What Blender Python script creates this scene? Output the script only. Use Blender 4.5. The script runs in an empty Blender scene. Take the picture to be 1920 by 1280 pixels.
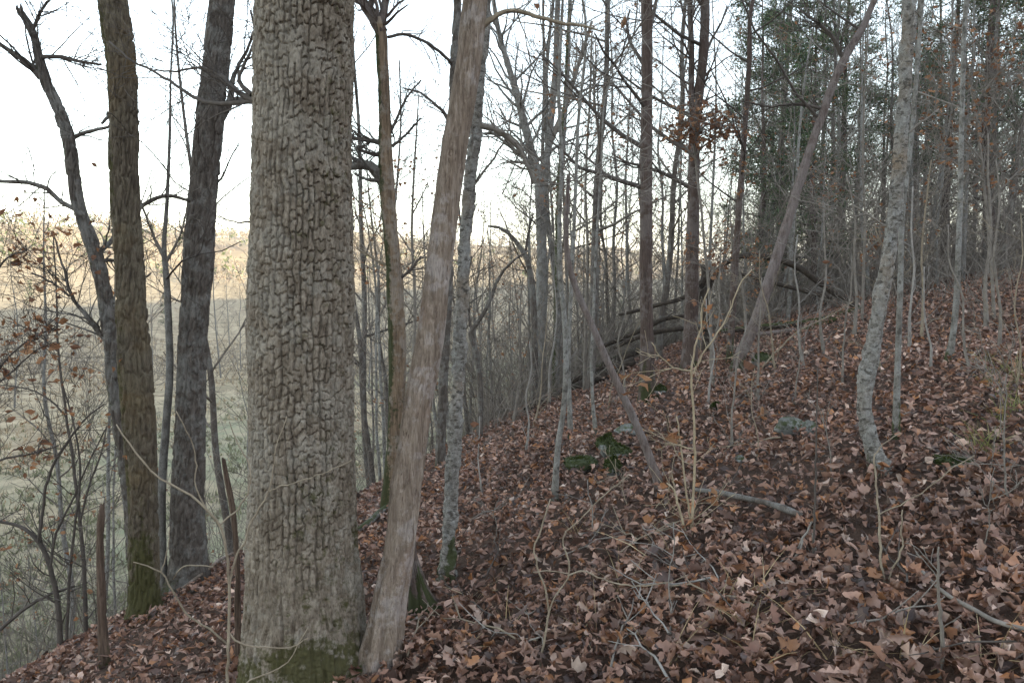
import bpy, math
import numpy as np
from mathutils import Vector

R = np.random.default_rng(7)
scene = bpy.context.scene
COL = scene.collection

# ------------------------------------------------------------------ camera, sky, sun, exposure
PITCH = math.radians(5.2)
FPX = 1536.0                      # focal length in pixels of the 1920 px wide photograph
EYE = np.array([0.0, 0.0, 1.6])
cam_d = bpy.data.cameras.new('camera')
cam = bpy.data.objects.new('camera', cam_d)
COL.objects.link(cam)
cam.location = EYE
cam.rotation_euler = (math.pi / 2 - PITCH, 0, 0)
cam_d.sensor_width = 36.0
cam_d.lens = 36.0 * FPX / 1920.0
cam_d.clip_start = 0.05
cam_d.clip_end = 6000
scene.camera = cam

DOWN = np.array([-0.894, 0.447])   # downhill direction in plan; the sun stands low behind the hill
SUN_EL = math.radians(9.0)
SUN_AZ = math.atan2(0.894, -0.447)
world = bpy.data.worlds.new('World')
scene.world = world
world.use_nodes = True
wn, wl = world.node_tree.nodes, world.node_tree.links
wn.clear()
sky = wn.new('ShaderNodeTexSky')
sky.sky_type = 'NISHITA'
sky.sun_disc = False
sky.sun_elevation = SUN_EL
sky.sun_rotation = SUN_AZ
sky.air_density = 1.0
sky.dust_density = 0.3
hsv = wn.new('ShaderNodeHueSaturation')
hsv.inputs['Saturation'].default_value = 0.50
bg = wn.new('ShaderNodeBackground')
bg.inputs['Strength'].default_value = 0.15
wo = wn.new('ShaderNodeOutputWorld')
wl.new(sky.outputs['Color'], hsv.inputs['Color'])
wl.new(hsv.outputs['Color'], bg.inputs['Color'])
wl.new(bg.outputs['Background'], wo.inputs['Surface'])

sun_d = bpy.data.lights.new('sun', 'SUN')
sun_d.energy = 3.8
sun_d.angle = math.radians(0.5)
sun_d.color = (1.0, 0.87, 0.67)
sun = bpy.data.objects.new('sun', sun_d)
COL.objects.link(sun)
to_sun = Vector((math.sin(SUN_AZ) * math.cos(SUN_EL), math.cos(SUN_AZ) * math.cos(SUN_EL), math.sin(SUN_EL)))
sun.rotation_euler = to_sun.to_track_quat('Z', 'Y').to_euler()

vs = scene.view_settings
vs.view_transform = 'Standard'
vs.look = 'None'
vs.exposure = 2.45
vs.gamma = 1.0
scene.cycles.use_denoising = True
scene.cycles.max_bounces = 6
scene.cycles.diffuse_bounces = 3
scene.cycles.transparent_max_bounces = 4

# ------------------------------------------------------------------ numpy noise
def _hash(i, j, k=0):
    n = (i.astype(np.int64) * 374761393 + j.astype(np.int64) * 668265263 + np.int64(k) * 2147483647 + 1013904223)
    n = (n ^ (n >> 13)) * 1274126177
    n = n ^ (n >> 16)
    return (n & 0xFFFFFF) / float(0xFFFFFF)

def vnoise(u, v, seed=0, per=None):
    """value noise in 0..1; per = integer period in u"""
    i, j = np.floor(u), np.floor(v)
    fu, fv = u - i, v - j
    fu, fv = fu * fu * (3 - 2 * fu), fv * fv * (3 - 2 * fv)
    i0, i1 = i, i + 1
    if per:
        i0, i1 = np.mod(i0, per), np.mod(i1, per)
    a, b = _hash(i0, j, seed), _hash(i1, j, seed)
    c, d = _hash(i0, j + 1, seed), _hash(i1, j + 1, seed)
    return (a * (1 - fu) + b * fu) * (1 - fv) + (c * (1 - fu) + d * fu) * fv

def fbm(u, v, seed=0, per=None, octs=4):
    s, a, t = 0.0, 0.5, 0.0
    for o in range(octs):
        s = s + a * vnoise(u * 2 ** o, v * 2 ** o, seed + o * 17, per * 2 ** o if per else None)
        t += a
        a *= 0.5
    return s / t

def worley(u, v, per, seed=0, jit=0.85):
    """cell noise periodic in u: distance to the border between two cells (0 at the border) and a value per cell"""
    i, j = np.floor(u), np.floor(v)
    f1 = np.full(u.shape, 9.0)
    f2 = np.full(u.shape, 9.0)
    cid = np.zeros(u.shape)
    for di in (-1, 0, 1):
        for dj in (-1, 0, 1):
            ci, cj = i + di, j + dj
            h = np.mod(ci, per)
            # brick-like offset keeps neighbouring columns out of step
            px = ci + 0.5 + jit * (_hash(h, cj, seed) - 0.5)
            py = cj + 0.5 + jit * (_hash(h, cj, seed + 5) - 0.5)
            d = np.maximum(np.abs(px - u), np.abs(py - v)) * 0.55 + 0.45 * np.hypot(px - u, py - v)
            val = _hash(h, cj, seed + 9)
            near = d < f1
            f2 = np.where(near, f1, np.minimum(f2, d))
            cid = np.where(near, val, cid)
            f1 = np.where(near, d, f1)
    return f2 - f1, cid

def sstep(a, b, x):
    t = np.clip((x - a) / (b - a), 0, 1)
    return t * t * (3 - 2 * t)

# ------------------------------------------------------------------ terrain
def height(x, y, fine=True):
    x, y = np.asarray(x, float), np.asarray(y, float)
    s = DOWN[0] * x + DOWN[1] * y
    t = 0.447 * x + 0.894 * y                      # along the contour
    up = np.maximum(-s, 0)
    f = np.where(s < 0, 0.17 * up + 0.0012 * up ** 2, 0)
    f = np.where(s < -130, 0.17 * 130 + 0.0012 * 130 ** 2, f)
    f = f * np.where(s < -190, np.clip(1 - (-s - 190) / 500, 0.2, 1), 1)
    sd = np.maximum(s, 0)
    f = f - 0.17 * sd - 0.024 * np.minimum(sd, 5.2) ** 2
    steep = np.maximum(sd - 5.2, 0)
    f = f - 0.25 * steep - 0.30 * np.maximum(steep - 0.6 * (1 - np.exp(-steep / 0.6)), 0)
    tt = np.maximum(t, -8)
    g = 1.75 * (1 - np.exp(-tt / 13))
    slope = f + g
    valley = -10.5 + 37 * sstep(190, 480, s) * (0.72 + 0.55 * fbm(x / 160 + 3, y / 160, 4, octs=3)) \
        + 1.2 * (fbm(x / 40, y / 40, 8, octs=3) - 0.5) + 1.5 * sstep(60, 190, s)
    k = 1.2
    m = np.maximum(slope, valley)
    h = m + k * np.log(np.exp((slope - m) / k) + np.exp((valley - m) / k)) * 1.0
    h = np.where(slope - valley > 6, slope, h)
    if fine:
        near = np.exp(-np.hypot(x, y) / 60)
        h = h + near * (0.16 * (fbm(x / 1.6, y / 1.6, 21, octs=3) - 0.5) + 0.05 * (fbm(x / 0.35, y / 0.35, 31, octs=2) - 0.5))
    return h

def ray(px, py):
    u, v = (px - 960) / FPX, (640 - py) / FPX
    return np.array([u, math.cos(PITCH) + v * math.sin(PITCH), -math.sin(PITCH) + v * math.cos(PITCH)])

def pix(px, py, Y):
    """the point seen at a pixel whose distance in front of the camera is Y metres"""
    d = ray(px, py)
    return EYE + d * (Y / d[1])

_dist = np.concatenate([np.arange(1.0, 30, 0.02), np.arange(30, 400, 0.5)])
def G(px, py, lift=0.0):
    """the ground point seen at a pixel"""
    d = ray(px, py)
    P = EYE[None] + d[None] * (_dist / d[1])[:, None]
    below = P[:, 2] < height(P[:, 0], P[:, 1])
    i = int(np.argmax(below)) if below.any() else len(_dist) - 1
    p = P[i].copy()
    p[2] = height(p[0], p[1]) + lift
    return p

def at(px, Y, lift=0.0):
    """the ground point in the vertical plane through a pixel column, Y metres ahead"""
    x = (px - 960) / FPX * Y / math.cos(PITCH)
    return np.array([x, Y, float(height(x, Y)) + lift])

# ------------------------------------------------------------------ mesh making
def mesh_from(name, verts, quads=None, tris=None, attrs=None, colors=None, smooth=True):
    me = bpy.data.meshes.new(name)
    verts = np.asarray(verts, np.float32)
    quads = np.zeros((0, 4), np.int32) if quads is None else np.asarray(quads, np.int32)
    tris = np.zeros((0, 3), np.int32) if tris is None else np.asarray(tris, np.int32)
    nq, nt = len(quads), len(tris)
    me.vertices.add(len(verts))
    me.vertices.foreach_set('co', verts.ravel())
    me.loops.add(nq * 4 + nt * 3)
    me.loops.foreach_set('vertex_index', np.concatenate([quads.ravel(), tris.ravel()]))
    me.polygons.add(nq + nt)
    st = np.concatenate([np.arange(nq) * 4, nq * 4 + np.arange(nt) * 3]).astype(np.int32)
    me.polygons.foreach_set('loop_start', st)
    me.polygons.foreach_set('use_smooth', np.full(nq + nt, smooth))
    for k, a in (attrs or {}).items():
        at_ = me.attributes.new(k, 'FLOAT', 'POINT')
        at_.data.foreach_set('value', np.asarray(a, np.float32).ravel())
    if colors is not None:
        ca = me.color_attributes.new('col', 'FLOAT_COLOR', 'POINT')
        c4 = np.ones((len(verts), 4), np.float32)
        c4[:, :3] = colors
        ca.data.foreach_set('color', c4.ravel())
    me.update(calc_edges=True)
    me.validate()
    return me

def put(name, me, mat, parent=None, loc=None):
    if mat is not None and len(me.materials) == 0:
        me.materials.append(mat)
    o = bpy.data.objects.new(name, me)
    COL.objects.link(o)
    if parent is not None:
        o.parent = parent
    if loc is not None:
        o.location = loc
    return o

def tag(o, label, cat, group=None):
    o['label'] = label
    o['category'] = cat
    if group:
        o['group'] = group
    return o

def thing(name, label, cat, base, group=None):
    o = bpy.data.objects.new(name, None)
    o.empty_display_size = 0.2
    COL.objects.link(o)
    o.location = base
    return tag(o, label, cat, group)

def norm(v):
    return v / np.maximum(np.linalg.norm(v, axis=-1, keepdims=True), 1e-9)

def frames(P):
    """two unit vectors across a path (.., n, 3)"""
    T = norm(np.gradient(P, axis=-2))
    # one reference axis for a whole path (the one it runs along least), so that it does not twist
    k = np.argmin(np.abs(T).max(axis=-2) * np.array([1.0, 1.001, 1.002]), axis=-1)
    ref = np.broadcast_to(np.eye(3)[k][..., None, :], T.shape)
    A = norm(ref - T * np.sum(ref * T, -1, keepdims=True))
    B = np.cross(T, A)
    return A, B

class Tubes:
    """collects thin tapering tubes and builds them as one mesh"""
    def __init__(self):
        self.by = {}
    def add(self, pts, radii, sides=4):
        pts = np.asarray(pts, float)
        self.by.setdefault((len(pts), sides), []).append((pts, np.asarray(radii, float)))
    def empty(self):
        return not self.by
    def mesh(self, name, origin=(0, 0, 0)):
        V, Q, T, off = [], [], [], 0
        for (n, k), items in self.by.items():
            P = np.stack([i[0] for i in items])
            r = np.stack([i[1] for i in items])
            A, B = frames(P)
            th = np.arange(k) * 2 * math.pi / k
            ring = A[:, :, None] * np.cos(th)[None, None, :, None] + B[:, :, None] * np.sin(th)[None, None, :, None]
            W = P[:, :, None] + ring * r[:, :, None, None]
            m = len(items)
            idx = off + np.arange(m * n * k).reshape(m, n, k)
            a = idx[:, :-1]
            b = idx[:, 1:]
            q = np.stack([a, np.roll(a, -1, 2), np.roll(b, -1, 2), b], -1).reshape(-1, 4)
            V.append(W.reshape(-1, 3)); Q.append(q); off += m * n * k
            if k >= 3:
                end = idx[:, -1]
                if k == 3:
                    T.append(end.reshape(-1, 3))
                else:
                    for c in range(1, k - 1):
                        T.append(np.stack([end[:, 0], end[:, c], end[:, c + 1]], -1))
        V = np.concatenate(V) - np.asarray(origin, float)
        return mesh_from(name, V, np.concatenate(Q), np.concatenate(T) if T else None)

def resample(P, n, smooth=True):
    """points (m, k) resampled to n along the path with a Catmull-Rom spline; first 3 columns are the position"""
    P = np.asarray(P, float)
    L = np.concatenate([[0], np.cumsum(np.linalg.norm(np.diff(P[:, :3], axis=0), axis=1))])
    q = np.linspace(0, L[-1], n) if np.isscalar(n) else np.asarray(n)
    if not smooth or len(P) < 3:
        return np.stack([np.interp(q, L, P[:, c]) for c in range(P.shape[1])], 1)
    m = np.gradient(P, L, axis=0)
    i = np.clip(np.searchsorted(L, q, 'right') - 1, 0, len(L) - 2)
    h = (L[i + 1] - L[i])[:, None]
    t = ((q - L[i]) / h[:, 0])[:, None]
    h00, h10 = 2 * t ** 3 - 3 * t ** 2 + 1, t ** 3 - 2 * t ** 2 + t
    h01, h11 = -2 * t ** 3 + 3 * t ** 2, t ** 3 - t ** 2
    return h00 * P[i] + h10 * h * m[i] + h01 * P[i + 1] + h11 * h * m[i + 1]

# ------------------------------------------------------------------ materials
def new_mat(name):
    m = bpy.data.materials.new(name)
    m.use_nodes = True
    nt = m.node_tree
    b = nt.nodes['Principled BSDF']
    b.inputs['Specular IOR Level'].default_value = 0.25
    return m, nt, b

def node(nt, kind, **kw):
    n = nt.nodes.new(kind)
    for k, v in kw.items():
        if k.startswith('i_'):
            n.inputs[k[2:].replace('_', ' ')].default_value = v
        else:
            setattr(n, k, v)
    return n

def coords(nt, scale=(1, 1, 1)):
    tc = node(nt, 'ShaderNodeTexCoord')
    mp = node(nt, 'ShaderNodeMapping')
    mp.inputs['Scale'].default_value = scale
    nt.links.new(tc.outputs['Object'], mp.inputs['Vector'])
    return mp.outputs['Vector']

def noise(nt, vec, scale, detail=5.0, rough=0.6):
    n = node(nt, 'ShaderNodeTexNoise')
    n.inputs['Scale'].default_value = scale
    n.inputs['Detail'].default_value = detail
    n.inputs['Roughness'].default_value = rough
    nt.links.new(vec, n.inputs['Vector'])
    return n.outputs['Fac']

def ramp(nt, fac, stops):
    r = node(nt, 'ShaderNodeValToRGB')
    el = r.color_ramp.elements
    while len(el) < len(stops):
        el.new(0.5)
    for e, (p, c) in zip(el, stops):
        e.position = p
        e.color = (*c, 1) if len(c) == 3 else c
    nt.links.new(fac, r.inputs['Fac'])
    return r.outputs['Color']

def mix(nt, fac, a, b):
    m = node(nt, 'ShaderNodeMix', data_type='RGBA')
    if isinstance(fac, (int, float)):
        m.inputs[0].default_value = fac
    else:
        nt.links.new(fac, m.inputs[0])
    for s, v in ((6, a), (7, b)):
        if isinstance(v, tuple):
            m.inputs[s].default_value = (*v, 1)
        else:
            nt.links.new(v, m.inputs[s])
    return m.outputs[2]

def bump(nt, bsdf, fac, strength, dist):
    b = node(nt, 'ShaderNodeBump')
    b.inputs['Strength'].default_value = strength
    b.inputs['Distance'].default_value = dist
    nt.links.new(fac, b.inputs['Height'])
    nt.links.new(b.outputs['Normal'], bsdf.inputs['Normal'])

def mth(nt, op, a, b=None):
    m = node(nt, 'ShaderNodeMath', operation=op)
    for i, v in enumerate((a, b)):
        if v is None:
            continue
        if isinstance(v, (int, float)):
            m.inputs[i].default_value = v
        else:
            nt.links.new(v, m.inputs[i])
    m.use_clamp = False
    return m.outputs[0]

def bark(name, dark, mid, light, scale=(6, 6, 1.5), lichen=None, lichen_amt=0.5, moss=(0.036, 0.043, 0.012), rough=0.9, fine=60, bstr=0.4, patch=None, speck=None, sp_scale=(6, 6, 16), sp_at=0.58):
    """bark: streaky base tone, pale lichen patches, moss where the mesh says it grows"""
    m, nt, b = new_mat(name)
    v = coords(nt, scale)
    vi = coords(nt)
    n1 = noise(nt, v, 4.0, 6, 0.65)
    col = ramp(nt, n1, [(0.36, dark), (0.5, mid), (0.64, light)])
    cell = node(nt, 'ShaderNodeAttribute', attribute_name='cell')
    col = mix(nt, mth(nt, 'MULTIPLY', cell.outputs['Fac'], 0.45), col, light)
    if patch:
        pn = noise(nt, vi, 2.2, 3, 0.5)
        col = mix(nt, ramp(nt, pn, [(0.5, (0, 0, 0)), (0.64, (0.75, 0.75, 0.75))]), col, patch)
    if lichen:
        n2 = noise(nt, vi, 9.0, 6, 0.7)
        n3 = noise(nt, vi, 2.0, 3, 0.5)
        lf = ramp(nt, mth(nt, 'MULTIPLY', n2, mth(nt, 'ADD', n3, 0.45)), [(0.46, (0, 0, 0)), (0.54, (lichen_amt,) * 3)])
        col = mix(nt, lf, col, lichen)
    if speck:
        sf = ramp(nt, noise(nt, coords(nt, sp_scale), 5.0, 4, 0.6), [(sp_at, (0, 0, 0)), (sp_at + 0.06, (0.85, 0.85, 0.85))])
        col = mix(nt, sf, col, speck)
    gr = noise(nt, coords(nt, tuple(4.0 * c for c in scale)), 5.0, 4, 0.7)
    col = mix(nt, ramp(nt, gr, [(0.38, (0.55, 0.55, 0.55)), (0.5, (0, 0, 0))]), col, tuple(c * 0.75 for c in dark))
    col = mix(nt, ramp(nt, gr, [(0.54, (0, 0, 0)), (0.66, (0.5, 0.5, 0.5))]), col, light)
    ms = node(nt, 'ShaderNodeAttribute', attribute_name='moss')
    nm = noise(nt, vi, 25.0, 5, 0.7)
    mf = ramp(nt, mth(nt, 'ADD', ms.outputs['Fac'], mth(nt, 'SUBTRACT', mth(nt, 'MULTIPLY', nm, 1.7), 0.85)), [(0.36, (0, 0, 0)), (0.62, (0.92, 0.92, 0.92))])
    mossc = mix(nt, noise(nt, vi, 60.0, 3, 0.6), tuple(c * 0.7 for c in moss), tuple(c * 1.5 for c in moss))
    col = mix(nt, mf, col, mossc)
    nt.links.new(col, b.inputs['Base Color'])
    b.inputs['Roughness'].default_value = rough
    bump(nt, b, noise(nt, coords(nt, (scale[0] / 6, scale[1] / 6, scale[2] / 6)), fine, 5, 0.7), bstr, 0.006)
    return m

def plain(name, a, b_, sc=20.0, rough=0.9, bstr=0.3, stretch=(1, 1, 1), spec=0.2):
    m, nt, b = new_mat(name)
    v = coords(nt, stretch)
    n = noise(nt, v, sc, 5, 0.65)
    nt.links.new(ramp(nt, n, [(0.3, a), (0.7, b_)]), b.inputs['Base Color'])
    b.inputs['Roughness'].default_value = rough
    b.inputs['Specular IOR Level'].default_value = spec
    if bstr:
        bump(nt, b, n, bstr, 0.01)
    return m

def leafy(name, rough=0.7, trans=0.15, vein=True, spec=0.25):
    m, nt, b = new_mat(name)
    c = node(nt, 'ShaderNodeAttribute', attribute_name='col')
    v = coords(nt)
    n = noise(nt, v, 55.0, 4, 0.6)
    col = mix(nt, mth(nt, 'MULTIPLY', n, 0.55), c.outputs['Color'], (0.07, 0.045, 0.032)) if vein else c.outputs['Color']
    nt.links.new(col, b.inputs['Base Color'])
    b.inputs['Roughness'].default_value = rough
    b.inputs['Specular IOR Level'].default_value = spec
    if trans:
        tr = node(nt, 'ShaderNodeBsdfTranslucent')
        nt.links.new(col, tr.inputs['Color'])
        mx = node(nt, 'ShaderNodeMixShader')
        mx.inputs[0].default_value = trans
        out = nt.nodes['Material Output']
        nt.links.new(b.outputs[0], mx.inputs[1])
        nt.links.new(tr.outputs[0], mx.inputs[2])
        nt.links.new(mx.outputs[0], out.inputs['Surface'])
    return m

M = dict(
    oak=bark('oak_bark', (0.078, 0.058, 0.040), (0.158, 0.125, 0.092), (0.275, 0.23, 0.178), (7, 7, 2.5), (0.36, 0.34, 0.29), 0.3, moss=(0.05, 0.046, 0.015)),
    ridged=bark('ridged_bark', (0.05, 0.04, 0.033), (0.092, 0.076, 0.063), (0.155, 0.132, 0.113), (9, 9, 1.2), (0.30, 0.30, 0.28), 0.35),
    mossy=bark('mossy_bark', (0.05, 0.038, 0.027), (0.09, 0.07, 0.048), (0.145, 0.118, 0.085), (9, 9, 1.4), (0.20, 0.175, 0.12), 0.3, moss=(0.05, 0.047, 0.016), patch=(0.125, 0.085, 0.04)),
    dead=bark('bare_dead_wood', (0.10, 0.07, 0.05), (0.185, 0.137, 0.10), (0.30, 0.24, 0.19), (16, 16, 0.8), (0.5, 0.46, 0.44), 0.35, fine=120, patch=(0.21, 0.13, 0.09), speck=(0.085, 0.055, 0.04), sp_scale=(22, 22, 2.2), sp_at=0.60),
    slant=bark('weathered_stem', (0.07, 0.05, 0.042), (0.125, 0.095, 0.083), (0.21, 0.17, 0.152), (14, 14, 1.0), (0.28, 0.25, 0.24), 0.3, moss=(0.03, 0.032, 0.012)),
    cedar=bark('cedar_bark', (0.042, 0.028, 0.022), (0.076, 0.052, 0.042), (0.125, 0.092, 0.078), (16, 16, 1.0), (0.3, 0.27, 0.25), 0.3, moss=(0.03, 0.036, 0.011)),
    strip=bark('strip_bark', (0.075, 0.052, 0.036), (0.145, 0.10, 0.065), (0.25, 0.18, 0.12), (14, 14, 1.0), (0.36, 0.33, 0.29), 0.4, moss=(0.032, 0.038, 0.013)),
    scaly=bark('scaly_bark', (0.085, 0.074, 0.06), (0.195, 0.178, 0.155), (0.33, 0.312, 0.285), (9, 9, 14), (0.34, 0.345, 0.33), 0.4, patch=(0.26, 0.18, 0.11), speck=(0.06, 0.052, 0.043), sp_scale=(5, 5, 9), sp_at=0.55),
    grey=bark('grey_bark', (0.085, 0.075, 0.064), (0.15, 0.138, 0.122), (0.24, 0.225, 0.205), (8, 8, 3), (0.32, 0.32, 0.30), 0.45),
    pale=bark('pale_bark', (0.09, 0.08, 0.066), (0.165, 0.152, 0.13), (0.26, 0.245, 0.22), (6, 6, 5), (0.36, 0.36, 0.34), 0.45, speck=(0.06, 0.054, 0.045), sp_scale=(6, 6, 5), sp_at=0.57),
    rot=bark('rotten_wood', (0.022, 0.017, 0.014), (0.045, 0.034, 0.026), (0.08, 0.064, 0.05), (5, 5, 5), None, moss=(0.035, 0.042, 0.012)),
    snag=bark('snag_wood', (0.045, 0.03, 0.022), (0.085, 0.056, 0.04), (0.16, 0.11, 0.08), (16, 16, 1.0), None),
    twig=plain('twig_bark', (0.14, 0.12, 0.10), (0.27, 0.24, 0.205), 14.0),
    twigdark=plain('dark_twig_bark', (0.06, 0.05, 0.043), (0.12, 0.10, 0.085), 14.0),
    tan=plain('tan_stem', (0.18, 0.14, 0.098), (0.33, 0.275, 0.20), 18.0),
    straw=plain('straw_stem', (0.26, 0.20, 0.13), (0.46, 0.38, 0.26), 18.0),
    palestem=plain('bleached_stick', (0.19, 0.17, 0.15), (0.34, 0.315, 0.285), 18.0),
    brush=plain('brush_stems', (0.06, 0.049, 0.04), (0.31, 0.268, 0.225), 2.0),
    litter=leafy('dry_leaf', 0.5, 0.15, spec=0.5),
    hang=leafy('hanging_leaf', 0.7, 0.4, vein=False),
    needles=leafy('cedar_foliage', 0.65, 0.2, vein=False),
    grass=leafy('grass_blade', 0.6, 0.3, vein=False),
    woods=leafy('far_twigs', 0.9, 0.0, vein=False, spec=0.0),
)

# ------------------------------------------------------------------ setting: hillside, pasture, hills (one sheet, cut along the zones)
def ground_mats():
    m, nt, b = new_mat('woodland_soil')
    v = coords(nt)
    col = ramp(nt, noise(nt, v, 9.0, 8, 0.7), [(0.3, (0.045, 0.028, 0.02)), (0.5, (0.09, 0.055, 0.038)), (0.7, (0.16, 0.10, 0.07))])
    nt.links.new(col, b.inputs['Base Color'])
    b.inputs['Roughness'].default_value = 0.95
    bump(nt, b, noise(nt, v, 22.0, 5, 0.7), 1.0, 0.05)
    soil = m
    m, nt, b = new_mat('pasture_grass')
    v = coords(nt)
    big = noise(nt, v, 0.055, 4, 0.6)
    fine = noise(nt, v, 1.6, 8, 0.75)
    mid = noise(nt, v, 0.45, 4, 0.7)
    green = mix(nt, ramp(nt, mid, [(0.35, (0, 0, 0)), (0.65, (1, 1, 1))]), mix(nt, fine, (0.13, 0.145, 0.075), (0.32, 0.33, 0.21)), mix(nt, fine, (0.25, 0.205, 0.13), (0.46, 0.39, 0.27)))
    straw = mix(nt, ramp(nt, mid, [(0.35, (0, 0, 0)), (0.65, (1, 1, 1))]), (0.22, 0.165, 0.10), (0.46, 0.37, 0.24))
    col = mix(nt, ramp(nt, big, [(0.42, (0, 0, 0)), (0.6, (1, 1, 1))]), green, straw)
    tc = node(nt, 'ShaderNodeAttribute', attribute_name='dry')
    col = mix(nt, tc.outputs['Fac'], col, straw)
    nt.links.new(col, b.inputs['Base Color'])
    b.inputs['Roughness'].default_value = 0.95
    bump(nt, b, fine, 0.8, 0.15)
    past = m
    m, nt, b = new_mat('far_hillside')
    v = coords(nt)
    n = noise(nt, v, 0.02, 5, 0.6)
    col = ramp(nt, n, [(0.35, (0.20, 0.15, 0.095)), (0.5, (0.30, 0.235, 0.14)), (0.65, (0.42, 0.34, 0.20))])
    nt.links.new(col, b.inputs['Base Color'])
    b.inputs['Roughness'].default_value = 0.95
    return soil, past, m

def build_ground():
    na = 360
    r = np.concatenate([[0.0], np.geomspace(0.35, 1500, 210)])
    th = np.arange(na) * 2 * math.pi / na
    RR, TH = np.meshgrid(r, th, indexing='ij')
    X, Y = RR * np.cos(TH), RR * np.sin(TH)
    Z = height(X, Y)
    S = DOWN[0] * X + DOWN[1] * Y
    V = np.stack([X, Y, Z], -1).reshape(-1, 3)
    idx = np.arange(len(r) * na).reshape(len(r), na)
    a, b = idx[:-1], idx[1:]
    q = np.stack([a, b, np.roll(b, -1, 1), np.roll(a, -1, 1)], -1).reshape(-1, 4)
    sq = S.ravel()[q].mean(1)
    dry = (sstep(42, 72, S) * 0.9).ravel()
    soil, past, far = ground_mats()
    for name, mask, mat in (('hillside_ground', sq < 19, soil), ('pasture_ground', (sq >= 19) & (sq < 300), past), ('far_hills', sq >= 300, far)):
        qq = q[mask]
        used, inv = np.unique(qq, return_inverse=True)
        me = mesh_from(name, V[used], inv.reshape(-1, 4), attrs={'dry': dry[used]})
        o = put(name, me, mat)
        o['kind'] = 'structure'
        if name == 'hillside_ground':
            root = o
    return root
GROUND = build_ground()

# ------------------------------------------------------------------ leaves
LEAF_HI = ([0, .16, .30, .42, .60, .73, .86, 1.0], [.015, .10, .27, .13, .38, .17, .22, .02])
LEAF_OVAL = ([0, .2, .45, .72, 1.0], [.015, .16, .25, .19, .01])
LEAF_MID = ([0, .30, .62, 1.0], [.02, .24, .32, .02])
LEAF_LO = ([0, .5, 1.0], [.03, .34, .04])
PALETTE = np.array([(0.195, 0.105, 0.072), (0.275, 0.157, 0.112), (0.37, 0.23, 0.172), (0.14, 0.07, 0.048), (0.072, 0.041, 0.032),
                    (0.45, 0.31, 0.24), (0.32, 0.145, 0.062), (0.24, 0.115, 0.063), (0.045, 0.029, 0.026), (0.50, 0.38, 0.31)])
PAL_P = np.array([.2, .18, .13, .16, .11, .06, .06, .08, .04, .02])

def leaf_verts(shape, pos, nrm, size, rng, curl=1.0):
    """N curled leaves: (N, k, 3) vertices and the faces of one leaf"""
    L, W = np.array(shape[0]), np.array(shape[1])
    n = len(pos)
    m = len(L)
    asym = 1 + 0.25 * rng.uniform(-1, 1, (n, m, 1))
    u = np.repeat(L[None], n, 0)
    bend = rng.normal(0, 1.9, (n, 1)) * curl            # curl along the rib, radians over the leaf
    fold = rng.normal(0.4, 0.65, (n, 1)) * curl         # the halves folding up or down
    ecurl = rng.normal(0.8, 1.6, (n, 1)) * curl
    tw = rng.normal(0, 0.5, (n, 1)) * curl
    ang = bend * (u - 0.5)
    cx = np.where(np.abs(bend) < 1e-3, u - .5, np.sin(ang) / np.where(np.abs(bend) < 1e-3, 1, bend))
    cz = np.where(np.abs(bend) < 1e-3, 0, (1 - np.cos(ang)) / np.where(np.abs(bend) < 1e-3, 1, bend))
    out = np.zeros((n, m, 3, 3))
    wid = rng.uniform(0.75, 1.15, (n, 1))
    for k, sd in enumerate((-1, 0, 1)):
        w = W[None] * wid * (asym[:, :, 0] if sd < 0 else 2 - asym[:, :, 0]) * abs(sd)
        a = fold + ecurl * w * 1.6 + sd * tw * (u - .5) * 2
        out[:, :, k, 0] = cx - np.sin(ang) * w * np.sin(a)
        out[:, :, k, 1] = sd * w * np.cos(a)
        out[:, :, k, 2] = cz + np.cos(ang) * w * np.sin(a)
    out = out.reshape(n, m * 3, 3) * np.asarray(size)[:, None, None]
    yaw = rng.uniform(0, 2 * math.pi, n)
    h = np.stack([np.cos(yaw), np.sin(yaw), np.zeros(n)], 1)
    X = norm(h - nrm * np.sum(h * nrm, 1, keepdims=True))
    Yv = np.cross(nrm, X)
    P = pos[:, None] + out[..., :1] * X[:, None] + out[..., 1:2] * Yv[:, None] + out[..., 2:] * nrm[:, None]
    f = []
    for i in range(m - 1):
        for k in range(2):
            f.append((i * 3 + k, (i + 1) * 3 + k, (i + 1) * 3 + k + 1, i * 3 + k + 1))
    return P, np.array(f)

def join_leaves(parts):
    V, Q, C, off = [], [], [], 0
    for P, f, c in parts:
        n, k = P.shape[:2]
        V.append(P.reshape(-1, 3))
        Q.append((off + np.arange(n)[:, None, None] * k + f[None]).reshape(-1, 4))
        C.append(np.repeat(c, k, 0))
        off += n * k
    return np.concatenate(V), np.concatenate(Q), np.concatenate(C)

def gnormal(x, y):
    e = 0.08
    dx = (height(x + e, y) - height(x - e, y)) / (2 * e)
    dy = (height(x, y + e) - height(x, y - e)) / (2 * e)
    return norm(np.stack([-dx, -dy, np.ones_like(dx)], -1))

def litter_cols(n, x, y, rng):
    c = PALETTE[rng.choice(len(PALETTE), n, p=PAL_P / PAL_P.sum())]
    patch = fbm(x / 0.9, y / 0.9, 77, octs=2)[:, None]
    return c * rng.uniform(0.8, 1.7, (n, 1)) * (0.8 + 0.65 * patch)

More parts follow.
